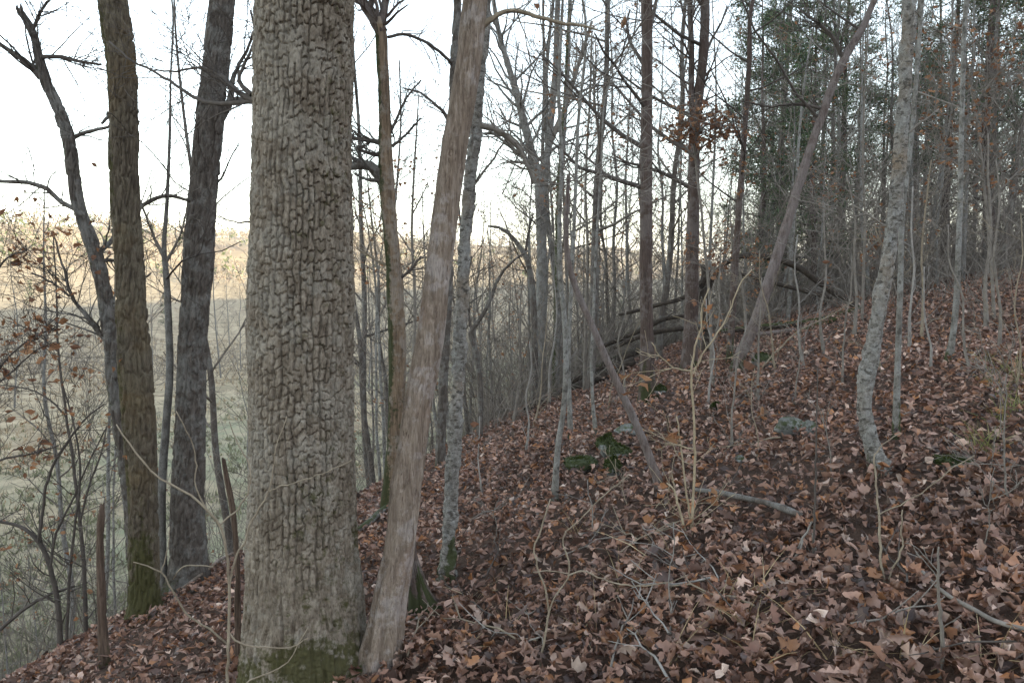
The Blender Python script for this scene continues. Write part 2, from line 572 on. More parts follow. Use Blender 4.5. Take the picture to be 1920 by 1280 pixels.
def scatter(y0, y1, dens, shape, size, rng, lift, tilt):
    xm = 0.80 * y1 + 2.0
    n = int(dens * (y1 - y0) * 2 * xm)
    x, y = rng.uniform(-xm, xm, n), rng.uniform(y0, y1, n)
    s = DOWN[0] * x + DOWN[1] * y
    keep = (np.abs(x) < 0.72 * y + 1.2) & (s < 6.8)
    for rx_, ry_, rw_ in ROCK_PX:
        c = G(rx_, ry_)
        keep &= np.hypot(x - c[0], (y - c[1] - 0.06) * 1.2) > rw_ / 2 / FPX * c[1] * 0.85
    x, y = x[keep], y[keep]
    n = len(x)
    nr = gnormal(x, y)
    nr = norm(nr + rng.normal(0, tilt, (n, 3)))
    pos = np.stack([x, y, height(x, y) + rng.uniform(0.002, lift, n)], 1)
    P, f = leaf_verts(shape, pos, nr, size * rng.uniform(0.55, 1.25, n), rng)
    return P, f, litter_cols(n, x, y, rng)

ROCK_PX = [(1088, 893, 62), (1137, 857, 34), (1163, 868, 40), (1150, 898, 28), (1180, 824, 40), (1482, 823, 46), (1518, 825, 22), (1790, 891, 60), (1342, 780, 12), (1432, 690, 30)]   # where bare stone shows: leaves have slid off
def build_litter():
    rng = np.random.default_rng(11)
    parts = [scatter(0.9, 3.8, 520, LEAF_HI, 0.080, rng, 0.095, 0.75), scatter(0.9, 3.8, 560, LEAF_OVAL, 0.058, rng, 0.085, 0.75),
             scatter(3.8, 7.5, 430, LEAF_MID, 0.064, rng, 0.09, 0.8), scatter(3.8, 7.5, 400, LEAF_LO, 0.052, rng, 0.085, 0.8),
             scatter(7.5, 15.5, 320, LEAF_LO, 0.068, rng, 0.08, 0.8)]
    V, Q, C = join_leaves(parts)
    o = put('leaf_litter', mesh_from('leaf_litter', V, Q, colors=C, smooth=True), M['litter'])
    o['kind'] = 'stuff'
    # the 300 leaves that show largest lie on top, each an object under the ground it covers
    meshes = []
    for k in range(24):
        P, f = leaf_verts(LEAF_HI if k % 3 else LEAF_OVAL, np.zeros((1, 3)), np.array([[0, 0, 1.0]]), np.array([0.092]), rng, 1.0)
        c = np.repeat(PALETTE[[1, 2, 0, 6, 0, 3, 7, 5][k % 8]][None], P.shape[1], 0) * rng.uniform(0.8, 1.15)
        me = mesh_from('leaf', P[0], f, colors=c, smooth=True)
        me.materials.append(M['litter'])
        meshes.append(me)
    cnt = 0
    while cnt < 300:
        px, py = rng.uniform(690, 1915), 1275 - 330 * rng.random() ** 1.6
        p = G(px, py)
        if p[1] > 5:
            continue
        o = bpy.data.objects.new('leaf', meshes[cnt % 24])
        COL.objects.link(o)
        nr = norm(gnormal(p[:1], p[1:2])[0] + rng.normal(0, 0.3, 3))
        o.rotation_euler = (Vector(nr).to_track_quat('Z', 'Y') @ Vector((0, 0, 1)).rotation_difference(Vector((0, 0, 1)))).to_euler()
        o.rotation_euler.rotate_axis('Z', rng.uniform(0, 6.28))
        o.location = (p[0], p[1], p[2] + 0.055)
        o.scale = (1, 1, 1) if cnt % 3 else (0.8, 0.8, 0.8)
        o.parent = GROUND
        cnt += 1
build_litter()

# ------------------------------------------------------------------ trunks with modelled bark
def bark_oak(th, l, r0, seed):
    """columns of plates: meandering vertical furrows, shallower cracks across each column"""
    circ = 2 * math.pi * r0
    per = int(round(circ / 0.025))
    f = th / (2 * math.pi)
    u = f * per
    w0 = fbm(f * 9, l / 0.30, seed, 9, 2) - 0.5
    w1 = fbm(f * 22, l / 0.10, seed + 1, 22, 3) - 0.5
    w2 = fbm(f * 60, l / 0.035, seed + 3, 60, 3) - 0.5
    uu = u + 1.1 * w0 + 0.6 * w1 + 0.6 * w2
    col = np.mod(np.floor(uu), per)
    fr = uu - np.floor(uu)
    vv = l / 0.044 + 7.3 * _hash(col, col * 0, seed + 11) + 1.1 * w2 + 0.9 * w1
    row = np.floor(vv)
    fv = vv - row
    c = _hash(col, row, seed + 12)
    # some neighbouring plates have grown together: their furrow is closed
    right = np.minimum(fr, 1 - fr)
    nb = np.where(fr < 0.5, np.mod(col - 1, per), col)
    shut = _hash(nb, np.floor(l / 0.11 + 3 * _hash(nb, nb * 0, seed + 14)), seed + 15)
    fur = sstep(0.05, 0.19, right + 0.24 * sstep(0.62, 0.9, shut))
    crk = sstep(0.0, 0.13, np.minimum(fv, 1 - fv) + 0.2 * sstep(0.72, 0.95, _hash(col, row + (fv > 0.5), seed + 16)))
    # plates break off in flakes, their tops tilted and stepped
    flake = np.floor(3.99 * fbm(f * per * 1.3, l / 0.022, seed + 21, None, 2)) / 4
    tilt = (fv - 0.5) * (c - 0.5) * 0.007 + (fr - 0.5) * (_hash(col, row, seed + 18) - 0.5) * 0.008
    fine = fbm(f * per * 3, l / 0.012, seed + 8, per * 3, 3) - 0.5
    low = sstep(0.8, 0.4, l + 0.6 * w0)
    rough = 0.35 + 0.9 * fbm(f * 3, l / 0.6, seed + 30, 3, 2)
    d = rough * (0.019 * fur * (0.65 + 0.5 * c) - 0.016 * (1 - crk) * fur) + 1.3 * fur * tilt + 0.005 * flake + 0.0055 * fine
    fib = 0.013 * sstep(0.02, 0.4, np.abs(fbm(f * per * 0.8, l / 0.22, seed + 60, None, 3) - 0.5) * 2.4) + 0.004 * fine
    return d * (1 - 0.6 * low) + fib * low, c

def bark_ridged(th, l, r0, seed):
    per = int(round(2 * math.pi * r0 / 0.030))
    u = th / (2 * math.pi) * per
    w = fbm(th / (2 * math.pi) * 20, l / 0.10, seed, 20, 3) - 0.5
    e, c = worley(u + 1.5 * w, l / 0.17 + 1.2 * w, per, seed)
    return 0.017 * sstep(0.02, 0.3, e) * (0.6 + 0.6 * c) + 0.004 * (fbm(u * 1.5, l / 0.03, seed + 3, None, 3) - 0.5), c

def bark_strips(th, l, r0, seed):
    per = max(int(round(2 * math.pi * r0 / 0.018)), 6)
    u = th / (2 * math.pi) * per
    w = fbm(th / (2 * math.pi) * 8, l / 0.3, seed, 8, 3) - 0.5
    e, c = worley(u + 1.6 * w, l / 0.30 + w, per, seed)
    return 0.006 * sstep(0.02, 0.35, e) * (0.4 + c) + 0.005 * (vnoise(u * 0.5, l / 0.5, seed + 2, None) - 0.5) + 0.0015 * (fbm(u * 2, l / 0.06, seed + 5, None, 3) - 0.5), c

def bark_deadwood(th, l, r0, seed):
    """weathered wood without bark: long drying cracks, fibre ridges and a few knots"""
    per = max(int(round(2 * math.pi * r0 / 0.024)), 6)
    f = th / (2 * math.pi)
    w = fbm(f * 6, l / 0.35, seed, 6, 3) - 0.5
    e, c = worley(f * per + 1.8 * w, l / 0.42 + 0.6 * w, per, seed)
    fib = fbm(f * per * 3, l / 0.16, seed + 5, per * 3, 3) - 0.5
    d = 0.006 * sstep(0.01, 0.10, e) * (0.5 + c) + 0.0065 * fib
    for k in range(9):
        kt, kl = 6.283 * _hash(np.array(k), np.array(1), seed), 0.25 + 2.9 * _hash(np.array(k), np.array(2), seed)
        dt = np.abs(np.mod(th - kt + math.pi, 2 * math.pi) - math.pi) * r0
        rr = np.hypot(dt, (l - kl) * 0.6)
        d = d + 0.010 * np.exp(-(rr / 0.020) ** 2) - 0.016 * np.exp(-(rr / 0.009) ** 2)
    return d, c

def bark_scaly(th, l, r0, seed):
    per = max(int(round(2 * math.pi * r0 / 0.030)), 6)
    u = th / (2 * math.pi) * per
    w = fbm(th / (2 * math.pi) * 24, l / 0.03, seed, 24, 3) - 0.5
    e, c = worley(u + 1.8 * w, l / 0.034 + 2.0 * w, per, seed)
    k = fbm(th / (2 * math.pi) * 9, l / 0.10, seed + 7, 9, 4)
    return 0.006 * sstep(0.02, 0.3, e) * (0.3 + c) + 0.010 * (k - 0.5) + 0.006 * sstep(0.58, 0.62, k), c * 0.8

def bark_smooth(th, l, r0, seed):
    k = fbm(th / (2 * math.pi) * 8, l / 0.05, seed, 8, 4)
    return r0 * 0.16 * (k - 0.5), k

BARKS = dict(deadwood=bark_deadwood, oak=bark_oak, ridged=bark_ridged, strips=bark_strips, scaly=bark_scaly, smooth=bark_smooth)

def trunk_mesh(name, C, bark_kind, seed, origin, spacing, vis_len, moss_h=0.54, moss_amt=0.9, moss_side=None, side_amt=0.0,
               flute=0, flute_amt=0.0, vstretch=1.7, root_flare=0.0, buttress=5, cap=False, front=False):
    """C: (m,4) centre line + radius from the base up; rings are fine over vis_len metres and coarse above"""
    C = np.asarray(C, float)
    L = np.concatenate([[0], np.cumsum(np.linalg.norm(np.diff(C[:, :3], axis=0), axis=1))])
    vis = min(vis_len, L[-1])
    q = np.linspace(0, vis, max(int(vis / (spacing * vstretch)), 6))
    if L[-1] > vis + 0.2:
        q = np.concatenate([q, np.linspace(vis, L[-1], max(int((L[-1] - vis) / 0.15), 3))[1:]])
    P = resample(C, q)
    rad = np.maximum(P[:, 3], 0.004)
    P = P[:, :3]
    r0 = float(np.median(C[:, 3]))
    nu = max(int(2 * math.pi * r0 / spacing), 8)
    A, B = frames(P)
    th = np.arange(nu) * 2 * math.pi / nu
    if front and nu > 60:
        # rings are finer on the side that faces the path the photograph was taken from
        nf = int(nu * 0.62)
        a0, a1 = math.radians(158), math.radians(382)
        th = np.mod(np.concatenate([np.linspace(a0, a1, nf, endpoint=False), np.linspace(a1, a0 + 2 * math.pi, max((nu - nf) // 3, 8), endpoint=False)]), 2 * math.pi)
        nu = len(th)
    TH, LL = np.meshgrid(th, q)
    d, cell = BARKS[bark_kind](TH, LL, r0, seed)
    lump = 0.05 * r0 * (fbm(TH / (2 * math.pi) * 4, LL / 0.35, seed + 90, 4, 3) - 0.5) * 2
    rr = rad[:, None] + lump + d - d.mean()
    if flute:
        wob = 0.5 * np.sin(LL * 5)
        fl = np.abs(np.sin((TH + wob) * flute / 2)) ** 0.7
        rr = rr - flute_amt * r0 * (1 - fl) * np.exp(-LL / 0.45)
    if root_flare:
        ph = seed * 1.7
        rr = rr + root_flare * r0 * np.exp(-LL / 0.12) * (0.55 + 0.45 * np.cos(TH * buttress + ph + np.cos(TH + ph)))
    V = P[:, None] + rr[..., None] * (A[:, None] * np.cos(TH)[..., None] + B[:, None] * np.sin(TH)[..., None])
    nvt = len(q)
    idx = np.arange(nvt * nu).reshape(nvt, nu)
    a, b = idx[:-1], idx[1:]
    quads = np.stack([a, np.roll(a, -1, 1), np.roll(b, -1, 1), b], -1).reshape(-1, 4)
    n = fbm(TH / (2 * math.pi) * 5, LL / 0.25, seed + 50, 5, 3)
    moss = moss_amt * sstep(moss_h, -0.15 * moss_h, LL + (n - 0.5) * moss_h * 1.3 + (cell - 0.5) * 0.1) if moss_h > 0 else np.zeros_like(LL)
    if moss_side is not None:
        nrm = A[:, None] * np.cos(TH)[..., None] + B[:, None] * np.sin(TH)[..., None]
        side = np.clip(nrm @ np.asarray(moss_side, float), 0, 1)
        moss = np.maximum(moss, side_amt * side * (0.3 + 1.1 * n))
    V = V.reshape(-1, 3) - np.asarray(origin)
    moss, cell = moss.ravel(), cell.ravel()
    tris = None
    if cap:
        # broken top: the last ring ends in splinters and closes on its middle
        jag = fbm(th * 3, th * 0 + seed, seed, None, 2)
        V[idx[-1], 2] += (jag - 0.3) * r0 * 2.2
        V = np.vstack([V, [P[-1] - np.asarray(origin) + [0, 0, r0 * 0.1]]])
        moss, cell = np.append(moss, 0), np.append(cell, 0.5)
        tris = np.stack([idx[-1], np.roll(idx[-1], -1), np.full(nu, len(V) - 1)], -1)
    return mesh_from(name, V, quads, tris, attrs={'moss': moss, 'cell': cell})

def path(pts, Y, dY=0.0):
    """[(px, py, width px)] from the base up -> centre line with radii in metres; dY leans the top away"""
    out = []
    for i, (x, y, w) in enumerate(pts):
        yy = Y + dY * i / (len(pts) - 1)
        p = pix(x, y, yy)
        depth = (p - EYE) @ np.array([0, math.cos(PITCH), -math.sin(PITCH)])
        out.append([*p, w / 2 / FPX * depth])
    return np.array(out)

def extend(C, H, rtop=0.03, wander=0.1, rng=R):
    """carries a traced trunk on above the frame to a height of H metres over its base"""
    d = norm(C[-1, :3] - C[-2, :3])
    d = norm(d * np.array([0.6, 0.6, 1]))
    top = C[0, 2] + H
    n = 5
    rows = []
    p, r = C[-1, :3].copy(), C[-1, 3]
    step = (top - p[2]) / n
    if step <= 0.1:
        return C
    for i in range(n):
        p = p + d * step + np.array([*rng.normal(0, wander, 2), 0])
        rows.append([*p, r + (rtop - r) * (i + 1) / n])
    return np.vstack([C, rows])

# ------------------------------------------------------------------ bare branches and twigs
def rot_dir(d, ang, az):
    a = np.cross(d, [0.3, 0.5, 0.81] if abs(d[2]) > 0.9 else [0, 0, 1.0])
    a = a / np.linalg.norm(a)
    b = np.cross(d, a)
    return d * math.cos(ang) + (a * math.cos(az) + b * math.sin(az)) * math.sin(ang)

def grow(T, p, d, L, r, lev, rng, tips=None, up=0.12, kids=(3, 5), wig=0.16, ang=(0.5, 1.0), ratio=(0.4, 0.7), rmin=0.0025, start=0.25):
    n = 6 if lev > 1 else 5 if lev == 1 else 4
    pts = [p]
    q, dd = np.array(p, float), np.array(d, float)
    for i in range(n - 1):
        dd = dd + rng.normal(0, wig, 3) + np.array([0, 0, up * (0.6 if lev else 0.3)])
        dd /= np.linalg.norm(dd)
        q = q + dd * L / (n - 1)
        pts.append(q)
    pts = np.array(pts)
    rad = np.linspace(r, max(r * 0.35, rmin), n)
    T.add(pts, rad, 5 if r > 0.03 else 4 if r > 0.012 else 3)
    if tips is not None and lev <= 1:
        tips.append(pts[-1]); tips.append(pts[len(pts) // 2])
    if lev <= 0:
        return
    k = rng.integers(kids[0], kids[1] + 1)
    for i in range(k):
        f = rng.uniform(start, 0.97)
        x = f * (n - 1)
        j = min(int(x), n - 2)
        pp = pts[j] + (pts[j + 1] - pts[j]) * (x - j)
        cd = rot_dir(norm(pts[j + 1] - pts[j]), rng.uniform(*ang), rng.uniform(0, 6.28))
        grow(T, pp, cd, L * rng.uniform(*ratio) * (1.15 - 0.4 * f), max(rad[j] * 0.55, rmin), lev - 1, rng, tips, up, kids, wig, ang, ratio, rmin, start)

def hang_leaves(points, rng, per=4, size=0.08, spread=0.07, cols=((0.30, 0.145, 0.07), (0.24, 0.115, 0.06), (0.36, 0.2, 0.11), (0.2, 0.1, 0.06)), shape=LEAF_MID):
    pts = np.repeat(np.asarray(points), per, 0)
    n = len(pts)
    pts = pts + rng.normal(0, spread, (n, 3)) - np.array([0, 0, spread * 0.6])
    nr = norm(rng.normal(0, 1, (n, 3)))
    P, f = leaf_verts(shape, pts, nr, size * rng.uniform(0.6, 1.2, n), rng)
    c = np.array(cols)[rng.integers(0, len(cols), n)] * rng.uniform(0.7, 1.3, (n, 1))
    return join_leaves([(P, f, c)])

def leaf_part(parent, points, rng, origin, **kw):
    V, Q, C = hang_leaves(points, rng, **kw)
    return put('dead_leaves', mesh_from('dead_leaves', V - np.asarray(origin), Q, colors=C, smooth=False), M['hang'], parent)

def limb_part(root, base, pts, mat, rng, twig=2, tips=None, name='limb', split=False, tw_len=0.4):
    """a limb traced as [(x,y,z,r)] with its twigs; split: each twig is a piece of its own under the limb"""
    C = resample(np.asarray(pts, float), max(len(pts) * 3, 6))
    T = Tubes()
    C[1:-1, :3] += rng.normal(0, 0.002, (len(C) - 2, 3))
    T.add(C[:, :3], np.maximum(C[:, 3], 0.002), 8)
    twigs = []
    for i in range(int(twig * 4.5)):
        k = rng.integers(1, len(C) - 1)
        d = rot_dir(norm(C[k + 1, :3] - C[k - 1, :3]), rng.uniform(0.5, 1.1), rng.uniform(0, 6.28))
        S = Tubes() if split else T
        grow(S, C[k, :3], d, tw_len * rng.uniform(0.5, 1.3), max(C[k, 3] * 0.4, 0.0022), 2 if tw_len > 0.3 else 1, rng, tips, 0.05, (2, 3), rmin=0.0014)
        if split:
            twigs.append(S)
    o = put(name, T.mesh(name, base), mat, root)
    for S in twigs:
        put('twig', S.mesh('twig', base), mat, o)
    return o

def pl(pts, Y, dY=0.0):
    return path(pts, Y, dY)

def crown_part(root, base, C, mat, rng, z0, n=12, L=2.2, lev=2, tips=None, name='crown'):
    """branches from height z0 (world) up along the centre line C"""
    T = Tubes()
    zs = np.linspace(z0, C[-1, 2] - 0.2, n)
    for i, z in enumerate(zs):
        k = np.interp(z, C[:, 2], np.arange(len(C)))
        j = min(int(k), len(C) - 2)
        p = C[j] + (C[j + 1] - C[j]) * (k - j)
        az = rng.uniform(0, 6.28)
        d = norm(np.array([math.cos(az), math.sin(az), rng.uniform(0.25, 0.8)]))
        grow(T, p[:3], d, L * rng.uniform(0.6, 1.2) * (1 - 0.45 * i / n), p[3] * 0.45, lev, rng, tips)
    return put(name, T.mesh(name, base), mat, root)

def px_size(Y):
    return Y / 819.0

SLIM = dict(oak_tree=0.95, mossy_tree=0.90, ridged_tree=0.93, forked_tree=0.85, slender_tree=0.8, dead_trunk=0.87, strip_bark_tree=0.85, scaly_tree=0.85, shaded_tree=0.85, red_cedar=0.85, twin_cedar=0.85,
            thin_cedar=0.8, slanting_tree=0.70, speckled_tree=0.74, pole_tree=0.75, mossfoot_sapling=0.8, leaning_pole=0.75, lichen_sapling=0.8, paired_sapling=0.75, spindly_sapling=0.75, broken_snag=0.8,
            rotten_snag=0.65, pale_forked_tree=0.58, mossy_slope_tree=0.6)
def hero(name, label, cat, pts, bark_kind, mat, Y=None, dY=0.0, H=9.0, seed=1, moss_h=0.54, moss_amt=0.9, moss_side=None, side_amt=0.0,
         flute=0, flute_amt=0.0, flare=0.0, crown=10, crownL=2.0, limbs=(), top_r=0.035, res=1.0, cap=False, crown_lev=2, group=None, twigmat='twigdark', low=None, leaves=0, sink=0.06):
    """a traced tree: trunk, each traced limb, and the crown above"""
    rng = np.random.default_rng(seed * 31 + 5)
    if Y is None:
        Y = G(pts[0][0], pts[0][1])[1]
    C = path(pts, Y, dY)
    C[:, 3] *= SLIM.get(name, 1.0)
    vis = float(np.sum(np.linalg.norm(np.diff(C[:, :3], axis=0), axis=1))) + 0.35
    # the foot goes into the ground
    gz = float(height(C[0, 0], C[0, 1]))
    C[0, 2] = min(C[0, 2], gz)
    foot = C[0].copy()
    foot[2] = gz - sink
    foot[3] *= 1.05
    if C[0, 2] - foot[2] > 0.03:
        C = np.vstack([foot, C])
    base = np.array([C[0, 0], C[0, 1], gz])
    if H:
        C = extend(C, H, top_r, 0.12, rng)
    root = thing(name, label, cat, base, group)
    sp = 0.0031 if bark_kind == 'oak' else max(0.0039, px_size(Y) * 0.8 * res)
    put('trunk', trunk_mesh('trunk', C, bark_kind, seed, base, sp, vis, moss_h, moss_amt, moss_side, side_amt, flute, flute_amt, 1.5 if bark_kind == 'oak' else 2.0, flare, cap=cap, front=True), M[mat], root)
    tips = []
    for lb in limbs:
        lp = path(lb['p'], lb.get('Y', Y), lb.get('dY', 0.0))
        limb_part(root, base, lp, M[lb.get('mat', mat)], rng, lb.get('tw', 2), tips if lb.get('lv') else None, split=Y < 9, tw_len=lb.get('tl', 0.35))
    if crown and H:
        z0 = max(C[0, 2] + 2.2, pix(960, 0, Y)[2] + 0.3) if low is None else base[2] + low
        crown_part(root, base, C, M[twigmat], rng, z0, crown, crownL, crown_lev, tips if leaves else None)
    if tips:
        sel = [tips[i] for i in rng.permutation(len(tips))[:max(leaves, 10)]]
        leaf_part(root, np.array(sel), rng, base, per=2)
    return root, C, base

# ------------------------------------------------------------------ the traced trees
LEFT = (-1, -0.2, 0)
OAK_Y = 3.5
hero('oak_tree', 'massive oak with thick blocky pale grey bark and moss at its foot', 'tree',
     [(577, 1262, 272), (574, 1190, 244), (570, 1100, 224), (567, 1000, 210), (567, 900, 200), (565, 750, 199), (565, 600, 199), (565, 450, 193), (565, 300, 190), (569, 150, 190), (573, 0, 190)],
     'oak', 'oak', Y=OAK_Y, H=14, seed=3, moss_h=1.05, moss_amt=1.2, moss_side=(0.5, -0.6, 0), side_amt=0.42, flare=0.10, crown=14, crownL=3.5, top_r=0.08,
     limbs=[dict(p=[(480, 190, 12), (440, 193, 9), (400, 194, 8), (365, 183, 7), (330, 160, 6), (290, 135, 5), (250, 116, 4), (205, 78, 3)], Y=3.7, dY=0.8, mat='twigdark', tw=4, tl=0.5),
            dict(p=[(478, 188, 13), (445, 172, 10), (425, 150, 8), (405, 135, 6), (370, 128, 5), (330, 134, 4), (285, 132, 3)], Y=3.7, dY=0.6, mat='twigdark', tw=4, tl=0.45),
            dict(p=[(472, 178, 10), (448, 150, 8), (462, 112, 6), (478, 70, 5), (470, 20, 4)], Y=3.7, dY=0.2, mat='twigdark', tw=2),
            dict(p=[(470, 416, 4), (440, 417, 3), (410, 405, 2)], Y=3.65, mat='twigdark', tw=1, tl=0.15)])

hero('mossy_tree', 'slender dark mossy trunk with amber patches beside the thin crooked tree', 'tree',
     [(272, 1162, 74), (272, 1115, 60), (270, 1050, 57), (268, 950, 56), (265, 850, 60), (258, 750, 64), (251, 650, 61), (247, 590, 57), (243, 500, 56), (236, 400, 54), (232, 300, 53), (231, 200, 54), (225, 100, 55), (211, 0, 57)],
     'ridged', 'mossy', H=13, seed=5, moss_h=1.22, moss_amt=0.9, moss_side=LEFT, side_amt=0.6, flare=0.25, crown=10, crownL=2.5, top_r=0.05,
     limbs=[dict(p=[(205, 210, 9), (200, 222, 7), (190, 232, 5)], tw=0, mat='ridged')])
YM = G(272, 1162)[1]

hero('ridged_tree', 'straight dark trunk with narrow vertical bark ridges and a knot, next to the mossy trunk', 'tree',
     [(354, 1108, 92), (354, 1055, 74), (352, 950, 65), (357, 800, 57), (362, 640, 55), (367, 560, 55), (371, 490, 58), (378, 400, 54), (386, 300, 53), (394, 220, 53), (404, 130, 50), (411, 60, 48), (417, 0, 46)],
     'ridged', 'ridged', H=13, seed=8, moss_h=0.45, moss_amt=0.5, flare=0.3, crown=10, crownL=2.5, top_r=0.05,
     limbs=[dict(p=[(405, 230, 22), (422, 205, 20), (432, 188, 14), (436, 150, 10), (445, 128, 8), (462, 95, 6), (474, 65, 5), (490, 20, 4)], tw=3),
            dict(p=[(432, 190, 14), (447, 186, 10), (462, 192, 8)], tw=0),
            dict(p=[(402, 345, 5), (415, 335, 4), (430, 300, 3), (448, 268, 2)], tw=2, mat='twigdark')])

hero('forked_tree', 'thin grey crooked tree ending in a dead stub, leaning beside the mossy trunk', 'tree',
     [(262, 1125, 40), (255, 1020, 38), (243, 900, 36), (228, 800, 35), (217, 720, 35), (210, 640, 33), (200, 575, 30), (190, 520, 29), (178, 475, 28), (158, 420, 26), (146, 380, 25), (137, 320, 24), (128, 260, 24), (112, 210, 23), (85, 150, 20), (72, 105, 16), (60, 60, 14), (36, 20, 12)],
     'ridged', 'ridged', Y=YM + 0.45, H=None, seed=12, moss_h=0.54, moss_side=LEFT, side_amt=0.4, cap=True, crown=0,
     limbs=[dict(p=[(76, 145, 14), (50, 118, 11), (25, 100, 9), (0, 84, 8), (-60, 60, 6)], tw=4, tl=0.5),
            dict(p=[(75, 108, 9), (105, 106, 8), (145, 115, 6), (190, 122, 4)], tw=4, tl=0.5, mat='twigdark'),
            dict(p=[(60, 62, 8), (78, 20, 5), (100, -10, 4)], tw=3, mat='twigdark'),
            dict(p=[(132, 262, 10), (150, 252, 8), (175, 245, 7), (208, 236, 5)], tw=1),
            dict(p=[(140, 392, 9), (115, 378, 9), (85, 352, 9), (45, 342, 8), (0, 340, 7), (-60, 335, 5)], tw=3, lv=1),
            dict(p=[(180, 478, 11), (200, 460, 10), (215, 445, 10), (250, 400, 9), (285, 375, 8), (320, 367, 7), (357, 378, 5)], dY=0.3, tw=3),
            dict(p=[(190, 490, 8), (215, 489, 6), (240, 500, 5), (270, 520, 4), (283, 512, 3)], dY=0.4, tw=2, mat='twigdark'),
            dict(p=[(205, 640, 12), (185, 622, 10), (160, 590, 8), (132, 552, 6), (122, 510, 5), (114, 486, 4), (100, 440, 3)], tw=5, tl=0.5, lv=1),
            dict(p=[(130, 555, 5), (90, 525, 4), (60, 512, 3)], tw=3, tl=0.5)], leaves=14)

hero('slender_tree', 'thin straight pole tree standing between the mossy and the ridged trunk', 'tree',
     [(306, 1075, 24), (303, 1000, 20), (303, 920, 20), (311, 800, 18), (318, 700, 17), (316, 600, 16), (312, 520, 14), (308, 480, 12), (313, 380, 9), (318, 260, 7), (320, 150, 5), (322, 0, 4)],
     'smooth', 'grey', Y=YM + 0.8, H=7, seed=14, crown=6, crownL=1.0, top_r=0.008, low=2.6, moss_h=0.2,
     limbs=[dict(p=[(310, 485, 9), (298, 465, 7), (283, 430, 5), (270, 395, 4), (255, 350, 3)], tw=3, mat='twig'),
            dict(p=[(312, 490, 7), (328, 462, 5), (345, 420, 3), (352, 380, 2)], tw=3, mat='twig')])

hero('dead_trunk', 'leaning barkless dead trunk with pinkish weathered grain and fluted foot beside the oak', 'dead tree',
     [(708, 1268, 104), (722, 1185, 84), (735, 1100, 71), (747, 1040, 66), (758, 940, 64), (772, 840, 62), (787, 740, 61), (805, 640, 60), (822, 500, 56), (836, 400, 54), (849, 300, 54), (866, 200, 54), (881, 100, 53), (892, 0, 50)],
     'deadwood', 'dead', Y=3.4, dY=0.25, H=6.5, seed=17, moss_h=0.18, moss_amt=0.8, flute=6, flute_amt=0.75, crown=5, crownL=0.9, crown_lev=1, top_r=0.03,
     limbs=[dict(p=[(905, 48, 14), (925, 33, 10), (955, 21, 9), (1000, 29, 8), (1050, 43, 7), (1090, 47, 5), (1130, 60, 3)], Y=3.65, mat='tan', tw=1, tl=0.2)])

hero('strip_bark_tree', 'tree with torn orange brown bark strips and dark moss, seen between oak and dead trunk', 'tree',
     [(730, 945, 42), (735, 880, 32), (740, 800, 30), (744, 720, 35), (745, 640, 37), (741, 560, 35), (737, 480, 32), (729, 400, 32), (724, 330, 33), (722, 260, 27), (721, 200, 25), (717, 120, 24), (712, 50, 25), (708, 35, 24)],
     'strips', 'strip', Y=6.6, H=None, seed=19, moss_h=1.22, moss_amt=0.8, moss_side=(-1, -0.1, 0), side_amt=1.0, cap=False, crown=0,
     limbs=[dict(p=[(716, 62, 24), (702, 38, 20), (685, 12, 17), (665, -20, 15), (640, -70, 12)], tw=3, mat='cedar'),
            dict(p=[(712, 60, 20), (718, 30, 16), (723, 0, 14), (728, -60, 12)], tw=3, mat='cedar'),
            dict(p=[(722, 345, 24), (708, 325, 22), (695, 312, 19), (675, 309, 18), (650, 312, 15)], tw=1, mat='ridged'),
            dict(p=[(718, 268, 12), (700, 265, 9), (680, 262, 8), (655, 258, 6)], tw=3, mat='twigdark'),
            dict(p=[(716, 292, 9), (695, 288, 7), (665, 276, 5)], tw=2, mat='twigdark'),
            dict(p=[(735, 275, 7), (755, 258, 5), (775, 238, 4), (790, 222, 3)], tw=3, mat='twigdark'),
            dict(p=[(732, 250, 6), (748, 212, 5), (765, 180, 4), (790, 150, 3)], tw=3, mat='twigdark'),
            dict(p=[(728, 70, 6), (760, 64, 6), (795, 78, 6), (825, 98, 6), (848, 120, 6)], dY=0.4, tw=3, mat='twigdark'),
            dict(p=[(740, 500, 6), (718, 495, 5), (690, 478, 4), (668, 465, 3)], tw=2, mat='tan'),
            dict(p=[(752, 520, 6), (770, 505, 5), (790, 480, 4)], tw=2, mat='twigdark')])

hero('scaly_tree', 'slim tree with flaky lichen grey and tan bark directly behind the leaning dead trunk', 'tree',
     [(838, 1086, 48), (839, 1045, 33), (846, 940, 31), (851, 840, 28), (858, 740, 27), (862, 640, 29), (868, 520, 27), (874, 420, 25), (884, 320, 25), (893, 230, 24), (900, 150, 22), (908, 60, 20), (914, 0, 18)],
     'scaly', 'scaly', H=9, seed=23, moss_h=0.40, moss_amt=0.9, flare=0.3, crown=8, crownL=1.6, moss_side=(-1, 0.3, 0), side_amt=0.35,
     limbs=[dict(p=[(893, 232, 15), (918, 240, 11), (945, 252, 10), (970, 275, 8), (988, 310, 6), (1000, 345, 4)], tw=3, mat='twig'),
            dict(p=[(880, 360, 7), (900, 330, 5), (930, 290, 4), (955, 240, 3), (962, 190, 2)], tw=3, mat='twig')], twigmat='twig')
YI = G(838, 1086)[1]

